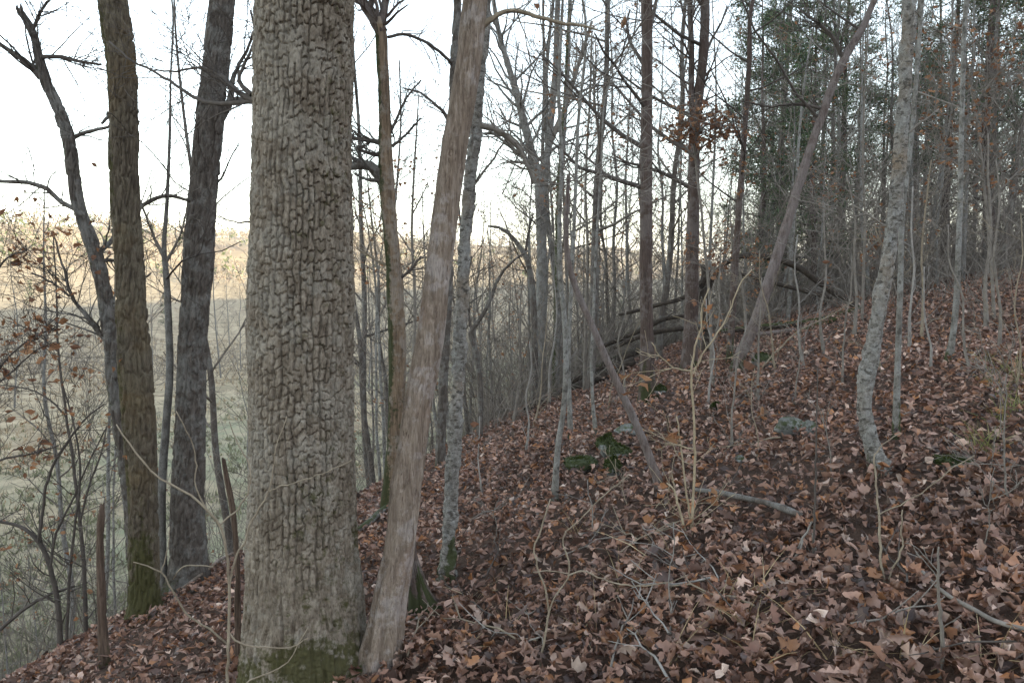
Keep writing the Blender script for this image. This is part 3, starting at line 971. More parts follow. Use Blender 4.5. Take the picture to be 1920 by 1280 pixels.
hero('shaded_tree', 'dark straight trunk half hidden between the dead trunk and the flaky tree', 'tree',
     [(826, 880, 24), (828, 800, 20), (832, 700, 19), (838, 600, 18), (842, 480, 16), (846, 300, 16), (848, 200, 15), (852, 100, 15), (858, 0, 14)],
     'ridged', 'ridged', Y=8.6, H=9, seed=27, crown=9, crownL=1.7, moss_h=0.2,
     limbs=[dict(p=[(846, 240, 9), (835, 215, 7), (815, 195, 5), (790, 175, 4), (755, 165, 3)], tw=3, mat='twigdark')])

hero('red_cedar', 'straight reddish cedar trunk with mossy foot and many thin dead side branches', 'tree',
     [(1216, 752, 46), (1214, 720, 36), (1213, 640, 29), (1211, 500, 27), (1212, 400, 27), (1212, 300, 26), (1213, 200, 25), (1213, 100, 24), (1213, 0, 23)],
     'strips', 'cedar', H=8, seed=33, moss_h=0.6, moss_amt=1.0, flare=0.4, crown=16, crownL=1.7, low=2.1)
YC = G(1216, 752)[1]
hero('twin_cedar', 'reddish cedar trunk dividing into two stems above a clump of dry orange leaves', 'tree',
     [(1292, 690, 40), (1294, 640, 31), (1297, 560, 29), (1298, 480, 28), (1300, 400, 26), (1301, 320, 25), (1302, 250, 24), (1311, 170, 21), (1319, 100, 20), (1322, 0, 19)],
     'strips', 'cedar', H=8, seed=35, moss_h=0.27, flare=0.3, crown=14, crownL=1.8, low=2.2,
     limbs=[dict(p=[(1302, 255, 15), (1297, 200, 12), (1297, 120, 11), (1293, 0, 10), (1290, -80, 8)], tw=4, mat='cedar', tl=0.8)])

hero('thin_cedar', 'thin brown pole of a young cedar rising just behind the slanting bare trunk', 'tree',
     [(1368, 668, 19), (1372, 600, 17), (1378, 500, 16), (1386, 380, 14), (1397, 240, 12), (1405, 120, 11), (1412, 0, 9)],
     'strips', 'cedar', Y=9.8, H=7, seed=37, crown=16, crownL=1.5, low=1.9, top_r=0.02)

hero('slanting_tree', 'bare reddish grey trunk slanting uphill with a dark mossy foot near the logs', 'tree',
     [(1379, 702, 38), (1386, 672, 31), (1403, 635, 29), (1430, 565, 29), (1455, 485, 27), (1482, 400, 24), (1512, 300, 22), (1545, 205, 20), (1583, 110, 20), (1618, 50, 17), (1640, 0, 16)],
     'strips', 'slant', H=6, seed=41, moss_h=0.50, moss_amt=1.2, crown=8, crownL=1.6, low=2.6,
     limbs=[dict(p=[(1583, 112, 10), (1560, 70, 8), (1530, 40, 6), (1500, 20, 5)], tw=4, mat='twigdark', tl=0.6),
            dict(p=[(1545, 205, 7), (1500, 195, 5), (1440, 200, 4), (1390, 190, 3)], tw=4, mat='twigdark', tl=0.6)])

hero('speckled_tree', 'pale grey tree with rough speckled bark, an orange crack and a bent mossy foot', 'tree',
     [(1652, 886, 60), (1642, 856, 44), (1630, 815, 38), (1621, 770, 37), (1624, 715, 37), (1636, 650, 37), (1650, 570, 36), (1664, 490, 35), (1677, 400, 33), (1686, 330, 31), (1693, 230, 30), (1699, 120, 30), (1703, 0, 30)],
     'scaly', 'scaly', H=9, seed=43, moss_h=0.18, moss_amt=0.9, flare=0.3, crown=10, crownL=1.8, twigmat='twig',
     limbs=[dict(p=[(1690, 260, 6), (1720, 235, 4), (1760, 205, 3)], tw=2, mat='twig'),
            dict(p=[(1672, 430, 5), (1640, 410, 4), (1600, 385, 3)], tw=2, mat='twig')])

hero('pole_tree', 'thin pale pole tree growing close behind the speckled tree', 'tree',
     [(1680, 822, 22), (1681, 760, 17), (1684, 660, 15), (1688, 540, 14), (1692, 400, 13), (1710, 250, 11), (1722, 100, 10), (1730, 0, 9)],
     'smooth', 'pale', H=7, seed=47, moss_h=0.36, crown=9, crownL=1.2, top_r=0.012, low=2.4, twigmat='twig')
hero('mossfoot_sapling', 'thin grey young tree with a dark mossy foot standing among the brush uphill', 'tree',
     [(1778, 682, 22), (1785, 640, 15), (1792, 580, 14), (1796, 500, 13), (1800, 380, 12), (1804, 200, 11), (1812, 0, 10)],
     'smooth', 'pale', H=7, seed=49, moss_h=0.29, moss_amt=1.2, crown=9, crownL=1.3, top_r=0.012, low=2.0, twigmat='twig', leaves=10)

hero('leaning_pole', 'thin grey dead pole leaning back over the mossy rocks', 'dead tree',
     [(1237, 925, 26), (1216, 852, 21), (1186, 780, 20), (1150, 702, 18), (1112, 615, 17), (1078, 535, 16), (1064, 480, 14), (1062, 420, 12), (1066, 330, 9)],
     'smooth', 'slant', H=None, seed=53, moss_h=0.22, cap=True, crown=0)
hero('lichen_sapling', 'pale lichen covered young tree with dark bands beside the green mossy rocks', 'tree',
     [(1040, 940, 20), (1043, 880, 15), (1047, 830, 14), (1055, 780, 13), (1061, 700, 13), (1059, 610, 12), (1051, 520, 11), (1049, 420, 10), (1053, 300, 9), (1048, 180, 8), (1052, 60, 7), (1055, 0, 6)],
     'smooth', 'pale', H=6.5, seed=57, moss_h=0.27, moss_amt=0.8, crown=9, crownL=1.1, top_r=0.01, low=1.9, twigmat='twig', leaves=10)
hero('paired_sapling', 'straight pale young tree with mossy foot just behind the lichen covered one', 'tree',
     [(1070, 822, 16), (1068, 760, 12), (1066, 680, 11), (1070, 560, 10), (1076, 430, 9), (1083, 250, 8), (1092, 0, 6)],
     'smooth', 'pale', H=6.5, seed=59, moss_h=0.25, moss_amt=1.0, crown=8, crownL=1.1, top_r=0.01, low=1.9, twigmat='twig', leaves=8)
hero('spindly_sapling', 'spindly pale stem with mossy foot just uphill of the green mossy rocks', 'tree',
     [(1117, 822, 13), (1112, 760, 9), (1109, 690, 8), (1113, 580, 7), (1118, 460, 6), (1128, 300, 5), (1136, 180, 4)],
     'smooth', 'pale', H=5.5, seed=61, moss_h=0.25, moss_amt=1.0, crown=7, crownL=0.9, top_r=0.006, low=1.4, twigmat='twig')

# snags
hero('broken_snag', 'broken reddish brown snag with a pale split top at the rim of the slope', 'snag',
     [(196, 1247, 26), (193, 1190, 21), (190, 1100, 18), (188, 1020, 16), (190, 965, 14), (192, 948, 8)],
     'strips', 'snag', H=None, seed=63, moss_h=0.29, moss_amt=0.7, cap=True, crown=0)
hero('rotten_snag', 'thin rotten standing stem with peeling bark close beside the oak', 'snag',
     [(447, 1245, 18), (445, 1170, 16), (445, 1080, 16), (440, 1000, 15), (434, 940, 14), (424, 890, 11), (419, 862, 8)],
     'strips', 'snag', Y=4.0, H=None, seed=65, moss_h=0.18, cap=True, crown=0)
hero('mossy_stump', 'short dead stump with bright green moss behind the fluted dead trunk', 'stump',
     [(795, 1150, 62), (786, 1115, 40), (778, 1075, 28), (772, 1030, 16), (768, 990, 9)],
     'strips', 'cedar', H=None, seed=67, moss_h=0.29, moss_amt=1.6, cap=True, crown=0, flare=0.5)

# mid-distance trees whose feet stand down the slope, traced in the upper part
hero('pale_forked_tree', 'tall pale grey tree forking into two upright limbs down the wooded slope', 'tree',
     [(1012, 690, 40), (1014, 600, 36), (1016, 480, 33), (1013, 380, 31), (1012, 335, 30), (1026, 290, 22), (1034, 220, 20), (1042, 120, 18), (1046, 0, 15)],
     'ridged', 'grey', Y=15.0, H=17, seed=71, crown=14, crownL=2.6, low=8.5, twigmat='twig', moss_h=0.0, sink=4.0,
     limbs=[dict(p=[(1012, 340, 22), (1000, 300, 17), (985, 240, 15), (972, 190, 13), (955, 130, 11), (935, 60, 9), (925, 0, 8)], tw=6, tl=1.2, mat='grey'),
            dict(p=[(1012, 350, 14), (990, 310, 10), (965, 265, 9), (930, 245, 7), (905, 240, 5)], tw=4, tl=1.0, mat='twig'),
            dict(p=[(1030, 270, 12), (1060, 200, 9), (1085, 120, 7), (1110, 40, 5)], tw=5, tl=1.2, mat='twig')])
hero('mossy_slope_tree', 'grey tree with dark moss blotches next to the pale forked one', 'tree',
     [(1042, 690, 22), (1044, 600, 21), (1046, 480, 20), (1048, 380, 18), (1056, 260, 16), (1064, 120, 13), (1068, 0, 11)],
     'ridged', 'grey', Y=13.5, H=13, seed=73, crown=14, crownL=2.2, low=6.0, moss_side=(-1, -0.5, 0), side_amt=0.8, twigmat='twig', sink=3.0)
hero('arching_tree', 'thin dark tree arching over with a long bent branch down the slope', 'tree',
     [(1002, 640, 13), (1000, 570, 12), (996, 520, 11), (985, 480, 9), (965, 450, 8), (940, 428, 6), (915, 424, 4)],
     'smooth', 'ridged', Y=12.0, H=None, seed=75, crown=0, sink=2.5,
     limbs=[dict(p=[(985, 480, 5), (990, 440, 4), (1000, 400, 3)], tw=3, tl=0.6, mat='twigdark')])
hero('crooked_tree', 'dark crooked thin tree with one upward branch on the slope behind the flaky tree', 'tree',
     [(900, 745, 11), (898, 700, 10), (890, 650, 10), (882, 625, 9), (900, 600, 8), (920, 560, 7), (935, 520, 6), (955, 495, 5), (990, 470, 3)],
     'smooth', 'ridged', Y=10.5, H=None, seed=77, crown=0, sink=1.0,
     limbs=[dict(p=[(888, 635, 6), (880, 600, 5), (876, 540, 4), (884, 480, 3)], tw=4, tl=0.6, mat='twigdark')])

# ------------------------------------------------------------------ fallen logs, rocks, sticks
def log(name, label, cat, pts, mat, seed, moss=0.6, kind='smooth', moss_up=(0, -0.2, 1), tw=0, group=None):
    """pts: (x,y,z,r) from one end to the other"""
    C = np.asarray(pts, float)
    C[:, 3] *= 0.75
    base = C[0, :3].copy()
    root = thing(name, label, cat, base, group)
    L = float(np.sum(np.linalg.norm(np.diff(C[:, :3], axis=0), axis=1)))
    Yd = C[:, 1].mean()
    sp = max(0.006, px_size(Yd) * 1.1)
    me = trunk_mesh('trunk', C, kind, seed, base, sp, L, 0.0, 0, moss_up, moss)
    put('trunk', me, M[mat], root)
    if tw:
        rng = np.random.default_rng(seed)
        for i in range(tw):
            T = Tubes()
            k = rng.integers(1, len(C))
            d = rot_dir(norm(C[k, :3] - C[k - 1, :3]), rng.uniform(0.6, 1.2), rng.uniform(0, 6.28))
            grow(T, C[k, :3], d, rng.uniform(0.3, 0.9), 0.008, 1, rng, None, 0.05, (1, 3))
            put('branch', T.mesh('branch', base), M['twigdark'], root)
    return root

def gpts(lst, lift=0.0):
    """pixels on the ground with a width in pixels -> (x,y,z,r)"""
    out = []
    for x, y, w in lst:
        p = G(x, y)
        r = w / 2 / FPX * p[1]
        out.append([p[0], p[1], p[2] + r * 0.7 + lift, r])
    return out

YL = 12.0
def apts(lst, Y=YL, dY=0.0):
    return path(lst, Y, dY)

log('fallen_tree', 'dark fallen trunk arching high over the brush with its tip on the ground', 'log',
    apts([(1612, 578, 13), (1575, 556, 15), (1535, 528, 17), (1500, 503, 17), (1460, 487, 15), (1420, 480, 14), (1385, 482, 13), (1352, 500, 12), (1335, 525, 13), (1322, 560, 14)], 12.0, 0.5), 'rot', 101, 0.3)
log('fallen_tree', 'lower dark limb bowed beneath the high arching fallen trunk', 'log',
    apts([(1560, 558, 12), (1520, 548, 11), (1480, 538, 11), (1440, 528, 10), (1400, 516, 9), (1370, 512, 7)], 11.8, 0.4), 'rot', 103, 0.3)
log('fallen_tree', 'dark pole propped between the two cedar trunks', 'log',
    apts([(1160, 590, 7), (1195, 582, 9), (1240, 570, 10), (1285, 556, 12), (1330, 512, 12)], 11.5), 'rot', 105, 0.3, tw=3)
log('rotten_stump', 'upright rotten stump with torn top under the arching fallen trunk', 'stump',
    apts([(1328, 660, 34), (1326, 620, 24), (1322, 580, 22), (1318, 545, 22), (1322, 508, 18), (1316, 496, 8)], 11.6), 'rot', 107, 0.5)
log('mossy_log', 'long mossy log lying along the crest under the arching trunk', 'log',
    apts([(1345, 622, 10), (1400, 616, 15), (1460, 610, 16), (1520, 604, 17), (1580, 590, 18), (1615, 578, 14)], 11.4, 0.4), 'rot', 109, 1.1)
log('barkless_log', 'barkless brown log lying below the long mossy log', 'log',
    apts([(1400, 628, 8), (1450, 624, 12), (1500, 618, 13), (1560, 612, 12), (1590, 606, 8)], 11.0, 0.2), 'slant', 111, 0.4)
log('mossy_log', 'short thick mossy log at the end of the arching trunk', 'log',
    apts([(1490, 624, 10), (1520, 618, 18), (1550, 606, 20), (1575, 596, 14)], 10.9, 0.2), 'rot', 113, 1.2)
log('dark_log', 'dark weathered log between the two reddish cedar trunks', 'log',
    apts([(1150, 652, 9), (1190, 634, 13), (1230, 622, 14), (1275, 616, 13), (1330, 618, 9)], 11.2), 'rot', 115, 0.25)
log('mossy_log', 'mossy log stacked on the brush pile left of the straight cedar, higher one', 'log',
    apts([(1125, 652, 8), (1160, 636, 14), (1200, 620, 14), (1240, 600, 12), (1300, 590, 8)], 11.8), 'rot', 117, 0.35, tw=4)
log('dark_log', 'long dark rotten log lying down the slope behind the thin saplings', 'log',
    apts([(985, 770, 20), (1030, 750, 26), (1080, 728, 28), (1130, 704, 28), (1188, 676, 22)], 11.6, 0.6), 'rot', 119, 0.3, tw=3)
log('dark_log', 'second dark rotten log uphill of the first and touching the cedar foot', 'log',
    apts([(1070, 715, 14), (1120, 692, 20), (1170, 668, 22), (1205, 655, 14)], 12.2, 0.6), 'rot', 121, 0.4, tw=2)
log('fallen_branch', 'thick grey fallen branch on the leaves below the multi stemmed sapling', 'branch',
    gpts([(1300, 944, 9), (1345, 952, 14), (1390, 963, 15), (1440, 978, 15), (1485, 992, 17), (1505, 1000, 10)], 0.07), 'ridged', 123, 0.2, kind='smooth')
log('fallen_branch', 'long thin mottled branch lying on the leaves and running down out of view', 'branch',
    gpts([(1728, 1106, 8), (1750, 1130, 10), (1780, 1158, 11), (1820, 1182, 12), (1870, 1205, 13), (1935, 1226, 14)], 0.06), 'twig', 125, 0.0, kind='smooth')
log('fallen_branch', 'greenish fallen branch resting behind oak and dead trunk at the slope rim', 'branch',
    gpts([(670, 1012, 14), (690, 998, 16), (712, 978, 17), (735, 958, 14)], 0.05), 'grey', 127, 0.9, kind='smooth')
log('fallen_branch', 'thin tan stick propped on the slope beside the ridged trunk', 'branch',
    gpts([(340, 1130, 5), (370, 1108, 8), (400, 1085, 9), (425, 1066, 8), (445, 1055, 5)], 0.10), 'dead', 129, 0.0, kind='smooth')

def rock(name, label, cpx, cpy, wpx, hpx, mat, seed, group=None):
    p = G(cpx, cpy + hpx / 2)
    rx = wpx / 2 / FPX * p[1]
    rz = hpx / 2 / FPX * p[1]
    rng = np.random.default_rng(seed)
    nu, nv = 40, 22
    th = np.arange(nu) * 2 * math.pi / nu
    ph = np.linspace(-math.pi / 2, math.pi / 2, nv)
    PH, TH = np.meshgrid(ph, th, indexing='ij')
    D = np.stack([np.cos(PH) * np.cos(TH), np.cos(PH) * np.sin(TH), np.sin(PH)], -1)
    # cut by random planes for facets, then roughen
    rad = np.ones(D.shape[:2])
    for k in range(11):
        nn = norm(rng.normal(0, 1, 3))
        c = D @ nn
        lim = rng.uniform(0.62, 0.92)
        rad = np.where(c * rad > lim, lim / np.maximum(c, 1e-3), rad)
    rad = rad * (1 + 0.14 * (fbm(TH / (2 * math.pi) * 8, PH * 3, seed, 8, 4) - 0.5))
    V = D * rad[..., None] * np.array([rx, rx * 0.75, rz * 1.35])
    nrm_up = D[..., 2]
    n = fbm(TH / (2 * math.pi) * 6, PH * 3 + 4, seed + 5, 6, 3)
    idx = np.arange(nu * nv).reshape(nv, nu)
    a, b = idx[:-1], idx[1:]
    q = np.stack([a, np.roll(a, -1, 1), np.roll(b, -1, 1), b], -1).reshape(-1, 4)
    amt = 1.5 if mat == 'rockmoss' else 0.75
    moss = amt * (0.35 + 0.65 * n) * sstep(-0.5, 0.3, nrm_up + (n - 0.5))
    me = mesh_from(name, V.reshape(-1, 3), q, attrs={'moss': moss.ravel(), 'cell': n.ravel()})
    o = put(name, me, M['rock'], None, (p[0], p[1] + rx * 0.3, p[2] + 0.05 + rz * 0.45))
    tag(o, label, 'rock', group)
    if mat == 'rockmoss':
        # tufts of moss standing off the stone
        k = 900
        i = rng.integers(0, nu * nv, k)
        pts = V.reshape(-1, 3)[i]
        keep = (moss.ravel()[i] > 0.5)
        pts = pts[keep]
        T = norm(norm(pts) + rng.normal(0, 0.35, pts.shape)) * rng.uniform(0.008, 0.022, (len(pts), 1))
        S = norm(np.cross(T, rng.normal(0, 1, pts.shape))) * 0.006
        vv = np.stack([pts - S, pts + S, pts + T], 1).reshape(-1, 3)
        cc = np.array([(0.045, 0.058, 0.014), (0.065, 0.08, 0.02), (0.028, 0.036, 0.011)])[rng.integers(0, 3, len(pts))]
        put('moss', mesh_from('moss', vv, None, np.arange(len(vv)).reshape(-1, 3), colors=np.repeat(cc, 3, 0), smooth=False), M['grass'], o)
    return o
M['rock'] = bark('field_stone', (0.09, 0.09, 0.08), (0.16, 0.16, 0.145), (0.24, 0.245, 0.23), (3, 3, 3), (0.3, 0.31, 0.29), 0.5, moss=(0.036, 0.045, 0.013), fine=30)
rock('mossy_rock', 'low green mossy rock at the foot of the lichen covered sapling', 1088, 878, 78, 28, 'rockmoss', 201)
rock('mossy_rock', 'tall green mossy rock at the top of the small outcrop', 1137, 840, 42, 36, 'rockmoss', 203)
rock('mossy_rock', 'rounded green mossy rock beside the leaning pole', 1163, 855, 48, 30, 'rockmoss', 205)
rock('mossy_rock', 'small steep mossy rock lowest in the outcrop, under the rounded one', 1150, 882, 34, 34, 'rockmoss', 207)
rock('grey_rock', 'flat bare pale grey rock behind the mossy outcrop', 1180, 815, 60, 18, 'rock', 209)
rock('grey_rock', 'lichen pale rock with moss sunk in the leaves uphill of the fallen branch', 1482, 808, 66, 30, 'rock', 211)
rock('grey_rock', 'small dark mossy rock touching the lichen pale rock', 1518, 812, 34, 26, 'rock', 213)
rock('grey_rock', 'small white stone showing among leaves below the lichen pale rock', 1388, 874, 22, 14, 'rock', 215)
rock('mossy_rock', 'flat strip of moss covered stone beyond the speckled tree foot', 1790, 884, 80, 14, 'rockmoss', 217)
rock('mossy_rock', 'tiny round moss cushion uphill from the mossy outcrop', 1342, 773, 18, 13, 'rockmoss', 219)
rock('mossy_rock', 'mossy stone beside the foot of the slanting trunk', 1432, 680, 50, 20, 'rockmoss', 221)
rock('mossy_rock', 'small moss patch on a stone at the cedar foot', 1238, 738, 26, 16, 'rockmoss', 223)

# thin stems: each a plant of its own; stems traced in the plane of its foot
def plant(name, label, cat, stems, mat, Y=None, foot=None, tw=1, tl=0.2, seed=1, leaves=0, group=None, part='stem', lsize=0.07, clumps=()):
    rng = np.random.default_rng(seed)
    fx, fy = foot if foot else (stems[0][0][0], stems[0][0][1])
    if Y is None:
        Y = G(fx, fy)[1]
    p0 = pix(fx, fy, Y)
    gz = float(height(p0[0], p0[1]))
    base = np.array([p0[0], p0[1], gz])
    root = thing(name, label, cat, base, group)
    tips = []
    for st in stems:
        dY = rng.uniform(-0.15, 0.15)
        C = path([(a, b, w * (0.62 if mat in ('tan', 'straw') else 0.8)) for a, b, w in st], Y, dY)
        if abs(st[0][0] - fx) < 25 and abs(st[0][1] - fy) < 25:
            C[0, 2] = min(C[0, 2], float(height(C[0, 0], C[0, 1])) - 0.02)
        limb_part(root, base, C, M[mat], rng, tw, tips if leaves else None, name=part, tw_len=tl)
    pts = [tips[i] for i in rng.permutation(len(tips))[:leaves]] if leaves and tips else []
    for cx, cy, sx, sy, n in clumps:
        # a leafy spray: short twigs fan out from a branch end, each with leaves at its tip
        c0 = pix(cx, cy, Y)
        m = Y / FPX
        T = Tubes()
        for q in range(n):
            t = c0 + np.array([rng.normal(0, sx * m), rng.normal(0, 0.5 * (sx + sy) * m), rng.normal(0, sy * m)])
            mid = c0 + (t - c0) * 0.55 + np.array([0, 0, 0.03])
            T.add([c0, mid, t], [0.003, 0.002, 0.0012], 3)
            pts.append(t)
        put('spray', T.mesh('spray', base), M[mat], root)
    if len(pts):
        leaf_part(root, np.array(pts), rng, base, per=2, size=lsize, spread=0.035)
    return root

plant('tan_shrub', 'tan arching shrub with long bare shoots in front of the oak foot', 'shrub',
      [[(422, 1275, 10), (428, 1180, 9), (430, 1090, 9), (424, 1030, 8), (412, 985, 8), (385, 950, 7), (360, 930, 7), (335, 915, 7), (300, 895, 6), (262, 860, 6), (240, 828, 5), (218, 795, 4)],
       [(430, 1100, 7), (438, 1055, 7), (455, 1020, 6), (480, 960, 6), (500, 930, 5), (512, 880, 4), (520, 830, 3), (538, 780, 2)],
       [(412, 985, 6), (430, 968, 5), (450, 950, 5), (465, 920, 5), (470, 880, 4), (450, 840, 4), (430, 790, 3)],
       [(505, 920, 4), (545, 905, 4), (585, 895, 3), (630, 875, 3), (660, 862, 2)],
       [(385, 950, 5), (365, 905, 4), (368, 870, 4), (355, 815, 3), (330, 770, 3)],
       [(424, 1180, 7), (450, 1205, 6), (490, 1212, 5), (545, 1212, 4), (580, 1195, 3)],
       [(425, 1265, 5), (470, 1275, 5), (520, 1255, 4), (548, 1230, 3), (560, 1205, 3), (578, 1175, 2)]], 'tan', Y=2.95, tw=0, tl=0.16, seed=301)
plant('tan_shrub', 'low tan shrub with forked shoots on the leaves below the ridged trunk', 'shrub',
      [[(440, 1200, 6), (395, 1180, 6), (355, 1155, 6), (325, 1110, 5), (302, 1072, 5), (275, 1060, 4), (250, 1053, 3)],
       [(302, 1072, 4), (312, 1040, 4), (318, 1010, 3), (318, 985, 2)],
       [(400, 1062, 4), (370, 1060, 4), (342, 1062, 4), (325, 1085, 3)]], 'tan', Y=4.3, tw=0, tl=0.2, seed=303)
plant('dark_shrub', 'dark crooked shrub with sparse orange leaves on the slope rim', 'shrub',
      [[(112, 1182, 14), (105, 1110, 12), (90, 1050, 11), (70, 1012, 10), (35, 985, 8), (0, 978, 7), (-40, 970, 5)],
       [(72, 1015, 8), (80, 960, 7), (88, 905, 7), (112, 850, 6), (140, 810, 5), (165, 780, 4), (196, 757, 3)],
       [(95, 1060, 7), (105, 1000, 6), (130, 950, 5), (160, 880, 4), (200, 800, 3)],
       [(0, 1180, 9), (40, 1145, 8), (90, 1115, 7), (140, 1098, 5)],
       [(120, 1170, 8), (130, 1090, 7), (138, 1000, 6), (150, 900, 5), (140, 800, 4), (118, 720, 3), (110, 660, 2)]], 'twigdark', Y=6.3, tw=2, tl=0.5, seed=305, leaves=40, lsize=0.055)
plant('leafy_sapling', 'spindly sapling with dry orange leaves beyond the slope rim', 'sapling',
      [[(160, 1190, 12), (158, 1080, 10), (148, 960, 8), (136, 860, 7), (122, 760, 6), (108, 640, 5), (105, 540, 4), (100, 440, 3)],
       [(150, 980, 6), (170, 900, 5), (190, 850, 4), (200, 800, 3)],
       [(125, 780, 5), (80, 740, 4), (30, 725, 3), (-20, 720, 2)],
       [(110, 660, 4), (60, 620, 3), (10, 600, 2)]], 'twigdark', Y=7.2, tw=3, tl=0.55, seed=307, leaves=60, lsize=0.06)
plant('leafy_sapling', 'low spreading oak sapling holding clusters of rust orange leaves over the pasture edge', 'sapling',
      [[(-60, 1150, 14), (-50, 960, 12), (-40, 800, 10), (-30, 650, 8), (-20, 500, 6), (-10, 420, 4)],
       [(-40, 820, 6), (0, 690, 5), (50, 640, 4), (110, 610, 3)],
       [(-25, 560, 6), (0, 500, 5), (20, 480, 4), (50, 470, 3)],
       [(-45, 880, 6), (10, 860, 5), (60, 850, 4), (110, 835, 3)],
       [(-35, 740, 5), (20, 700, 4), (70, 655, 3), (105, 640, 2)]], 'twigdark', Y=5.2, tw=3, tl=0.4, seed=309, leaves=60, lsize=0.065, clumps=[(20, 480, 16, 14, 10), (50, 470, 14, 12, 8), (60, 640, 22, 14, 14), (100, 620, 18, 12, 10), (70, 850, 20, 10, 10), (0, 690, 18, 14, 10)])
plant('multistem_sapling', 'pale multi stemmed sapling with tan branches rising from the leaves', 'sapling',
      [[(1296, 1003, 9), (1300, 940, 8), (1302, 860, 8), (1301, 780, 7), (1297, 720, 7), (1300, 660, 6), (1315, 610, 5), (1318, 570, 4), (1330, 540, 3)],
       [(1290, 1000, 8), (1272, 950, 7), (1262, 915, 6), (1250, 905, 4)],
       [(1298, 1000, 6), (1288, 930, 6), (1280, 860, 5), (1275, 820, 4), (1268, 780, 4)],
       [(1300, 700, 6), (1320, 660, 5), (1345, 625, 5), (1365, 590, 4), (1390, 530, 4), (1410, 505, 3)],
       [(1296, 695, 5), (1265, 690, 4), (1240, 670, 4), (1222, 642, 3)],
       [(1302, 842, 5), (1275, 836, 4), (1248, 830, 3)]], 'straw', tw=1, tl=0.25, seed=311, leaves=14)
plant('thin_sapling', 'thin dark upright sapling next to bleached dead twigs', 'sapling',
      [[(1524, 1062, 6), (1528, 980, 5), (1529, 900, 5), (1531, 820, 4), (1532, 740, 3), (1533, 690, 2)]], 'twigdark', tw=1, tl=0.1, seed=313)
plant('bleached_twigs', 'bleached white dead twig forked like claws on the leaves', 'twig',
      [[(1522, 978, 5), (1505, 1010, 5), (1490, 1035, 5), (1465, 1052, 4), (1430, 1078, 3)],
       [(1505, 1012, 4), (1495, 1040, 4), (1470, 1058, 3), (1440, 1070, 2)],
       [(1524, 1000, 6), (1530, 1040, 6), (1532, 1085, 6), (1545, 1130, 6), (1550, 1165, 5), (1545, 1200, 4)],
       [(1530, 1090, 4), (1520, 1135, 4), (1500, 1165, 3)]], 'palestem', Y=3.35, foot=(1545, 1200), tw=0, seed=315)
plant('forked_seedling', 'small pale seedling forking low like a tuning fork', 'sapling',
      [[(1664, 1098, 9), (1655, 1070, 8), (1650, 1020, 8), (1647, 960, 7), (1642, 900, 6), (1640, 850, 5)],
       [(1662, 1080, 6), (1675, 1062, 6), (1688, 1040, 6), (1690, 1000, 5), (1692, 955, 4)],
       [(1647, 965, 4), (1690, 945, 4), (1740, 915, 3), (1790, 875, 3), (1828, 853, 2)],
       [(1640, 852, 4), (1660, 830, 3), (1690, 812, 2)]], 'tan', tw=0, seed=317)
plant('mottled_stem', 'mottled upright stem crossing the long thin fallen branch', 'sapling',
      [[(1764, 1270, 11), (1768, 1210, 10), (1764, 1160, 9), (1760, 1110, 7), (1758, 1060, 6), (1760, 1025, 4)]], 'twig', tw=1, tl=0.08, seed=319)
plant('tan_stalks', 'bent tan shoot with forks rising out of the leaf litter below the flaky tree', 'sapling',
      [[(1010, 1255, 7), (1022, 1190, 7), (1028, 1150, 6), (1022, 1100, 6), (1006, 1060, 5), (1002, 1030, 5), (1015, 990, 5), (1032, 935, 4)],
       [(1026, 1160, 6), (1040, 1120, 5), (1068, 1075, 5), (1062, 1040, 5), (1055, 1005, 4), (1085, 975, 4), (1120, 940, 4), (1180, 888, 3)],
       [(1066, 1078, 5), (1090, 1070, 5), (1110, 1078, 5), (1150, 1093, 5), (1200, 1097, 4), (1260, 1090, 3), (1290, 1078, 2)],
       [(1066, 1075, 4), (1030, 1070, 4), (1000, 1072, 3)]], 'tan', tw=0, seed=321)
plant('tan_stalks', 'tall tan shoot leaning uphill toward the barkless brown log', 'sapling',
      [[(1398, 735, 5), (1420, 700, 5), (1450, 665, 5), (1500, 620, 5), (1560, 590, 4), (1600, 565, 3)]], 'tan', Y=8.0, tw=1, tl=0.3, seed=323)

plant('oak_sapling', 'young oak holding a thick clump of orange leaves against the twin stemmed cedar', 'sapling',
      [[(1335, 690, 8), (1330, 560, 7), (1318, 430, 6), (1308, 330, 6), (1300, 270, 5), (1290, 215, 3)], [(1305, 300, 5), (1275, 265, 4), (1245, 235, 3)], [(1304, 290, 5), (1335, 262, 4), (1370, 245, 3)], [(1306, 320, 4), (1340, 300, 3), (1365, 290, 2)], [(1302, 262, 3), (1322, 235, 3), (1345, 225, 2)]],
      'twig', Y=9.3, tw=2, tl=0.32, seed=341, leaves=150, lsize=0.07, clumps=[(1275, 235, 24, 16, 45), (1310, 250, 26, 16, 55), (1345, 240, 24, 14, 45), (1320, 215, 22, 14, 30)])
plant('oak_sapling', 'young oak with scattered orange leaves arching over the pale pole tree', 'sapling',
      [[(1870, 700, 9), (1862, 560, 8), (1850, 400, 7), (1835, 260, 6), (1815, 130, 5), (1790, 20, 4)], [(1840, 300, 5), (1790, 240, 4), (1740, 190, 3)], [(1825, 200, 5), (1870, 140, 4), (1910, 110, 3)], [(1850, 390, 5), (1900, 330, 4), (1935, 300, 3)], [(1845, 340, 5), (1800, 310, 4), (1750, 290, 3)], [(1810, 110, 4), (1760, 60, 3), (1720, 40, 2)]],
      'twig', Y=8.6, tw=3, tl=0.5, seed=343, leaves=150, lsize=0.065, clumps=[(1815, 130, 34, 26, 26), (1870, 140, 34, 26, 30), (1790, 240, 34, 24, 26), (1850, 330, 30, 22, 18), (1760, 60, 30, 22, 20), (1905, 60, 30, 26, 24), (1740, 190, 26, 18, 14)])
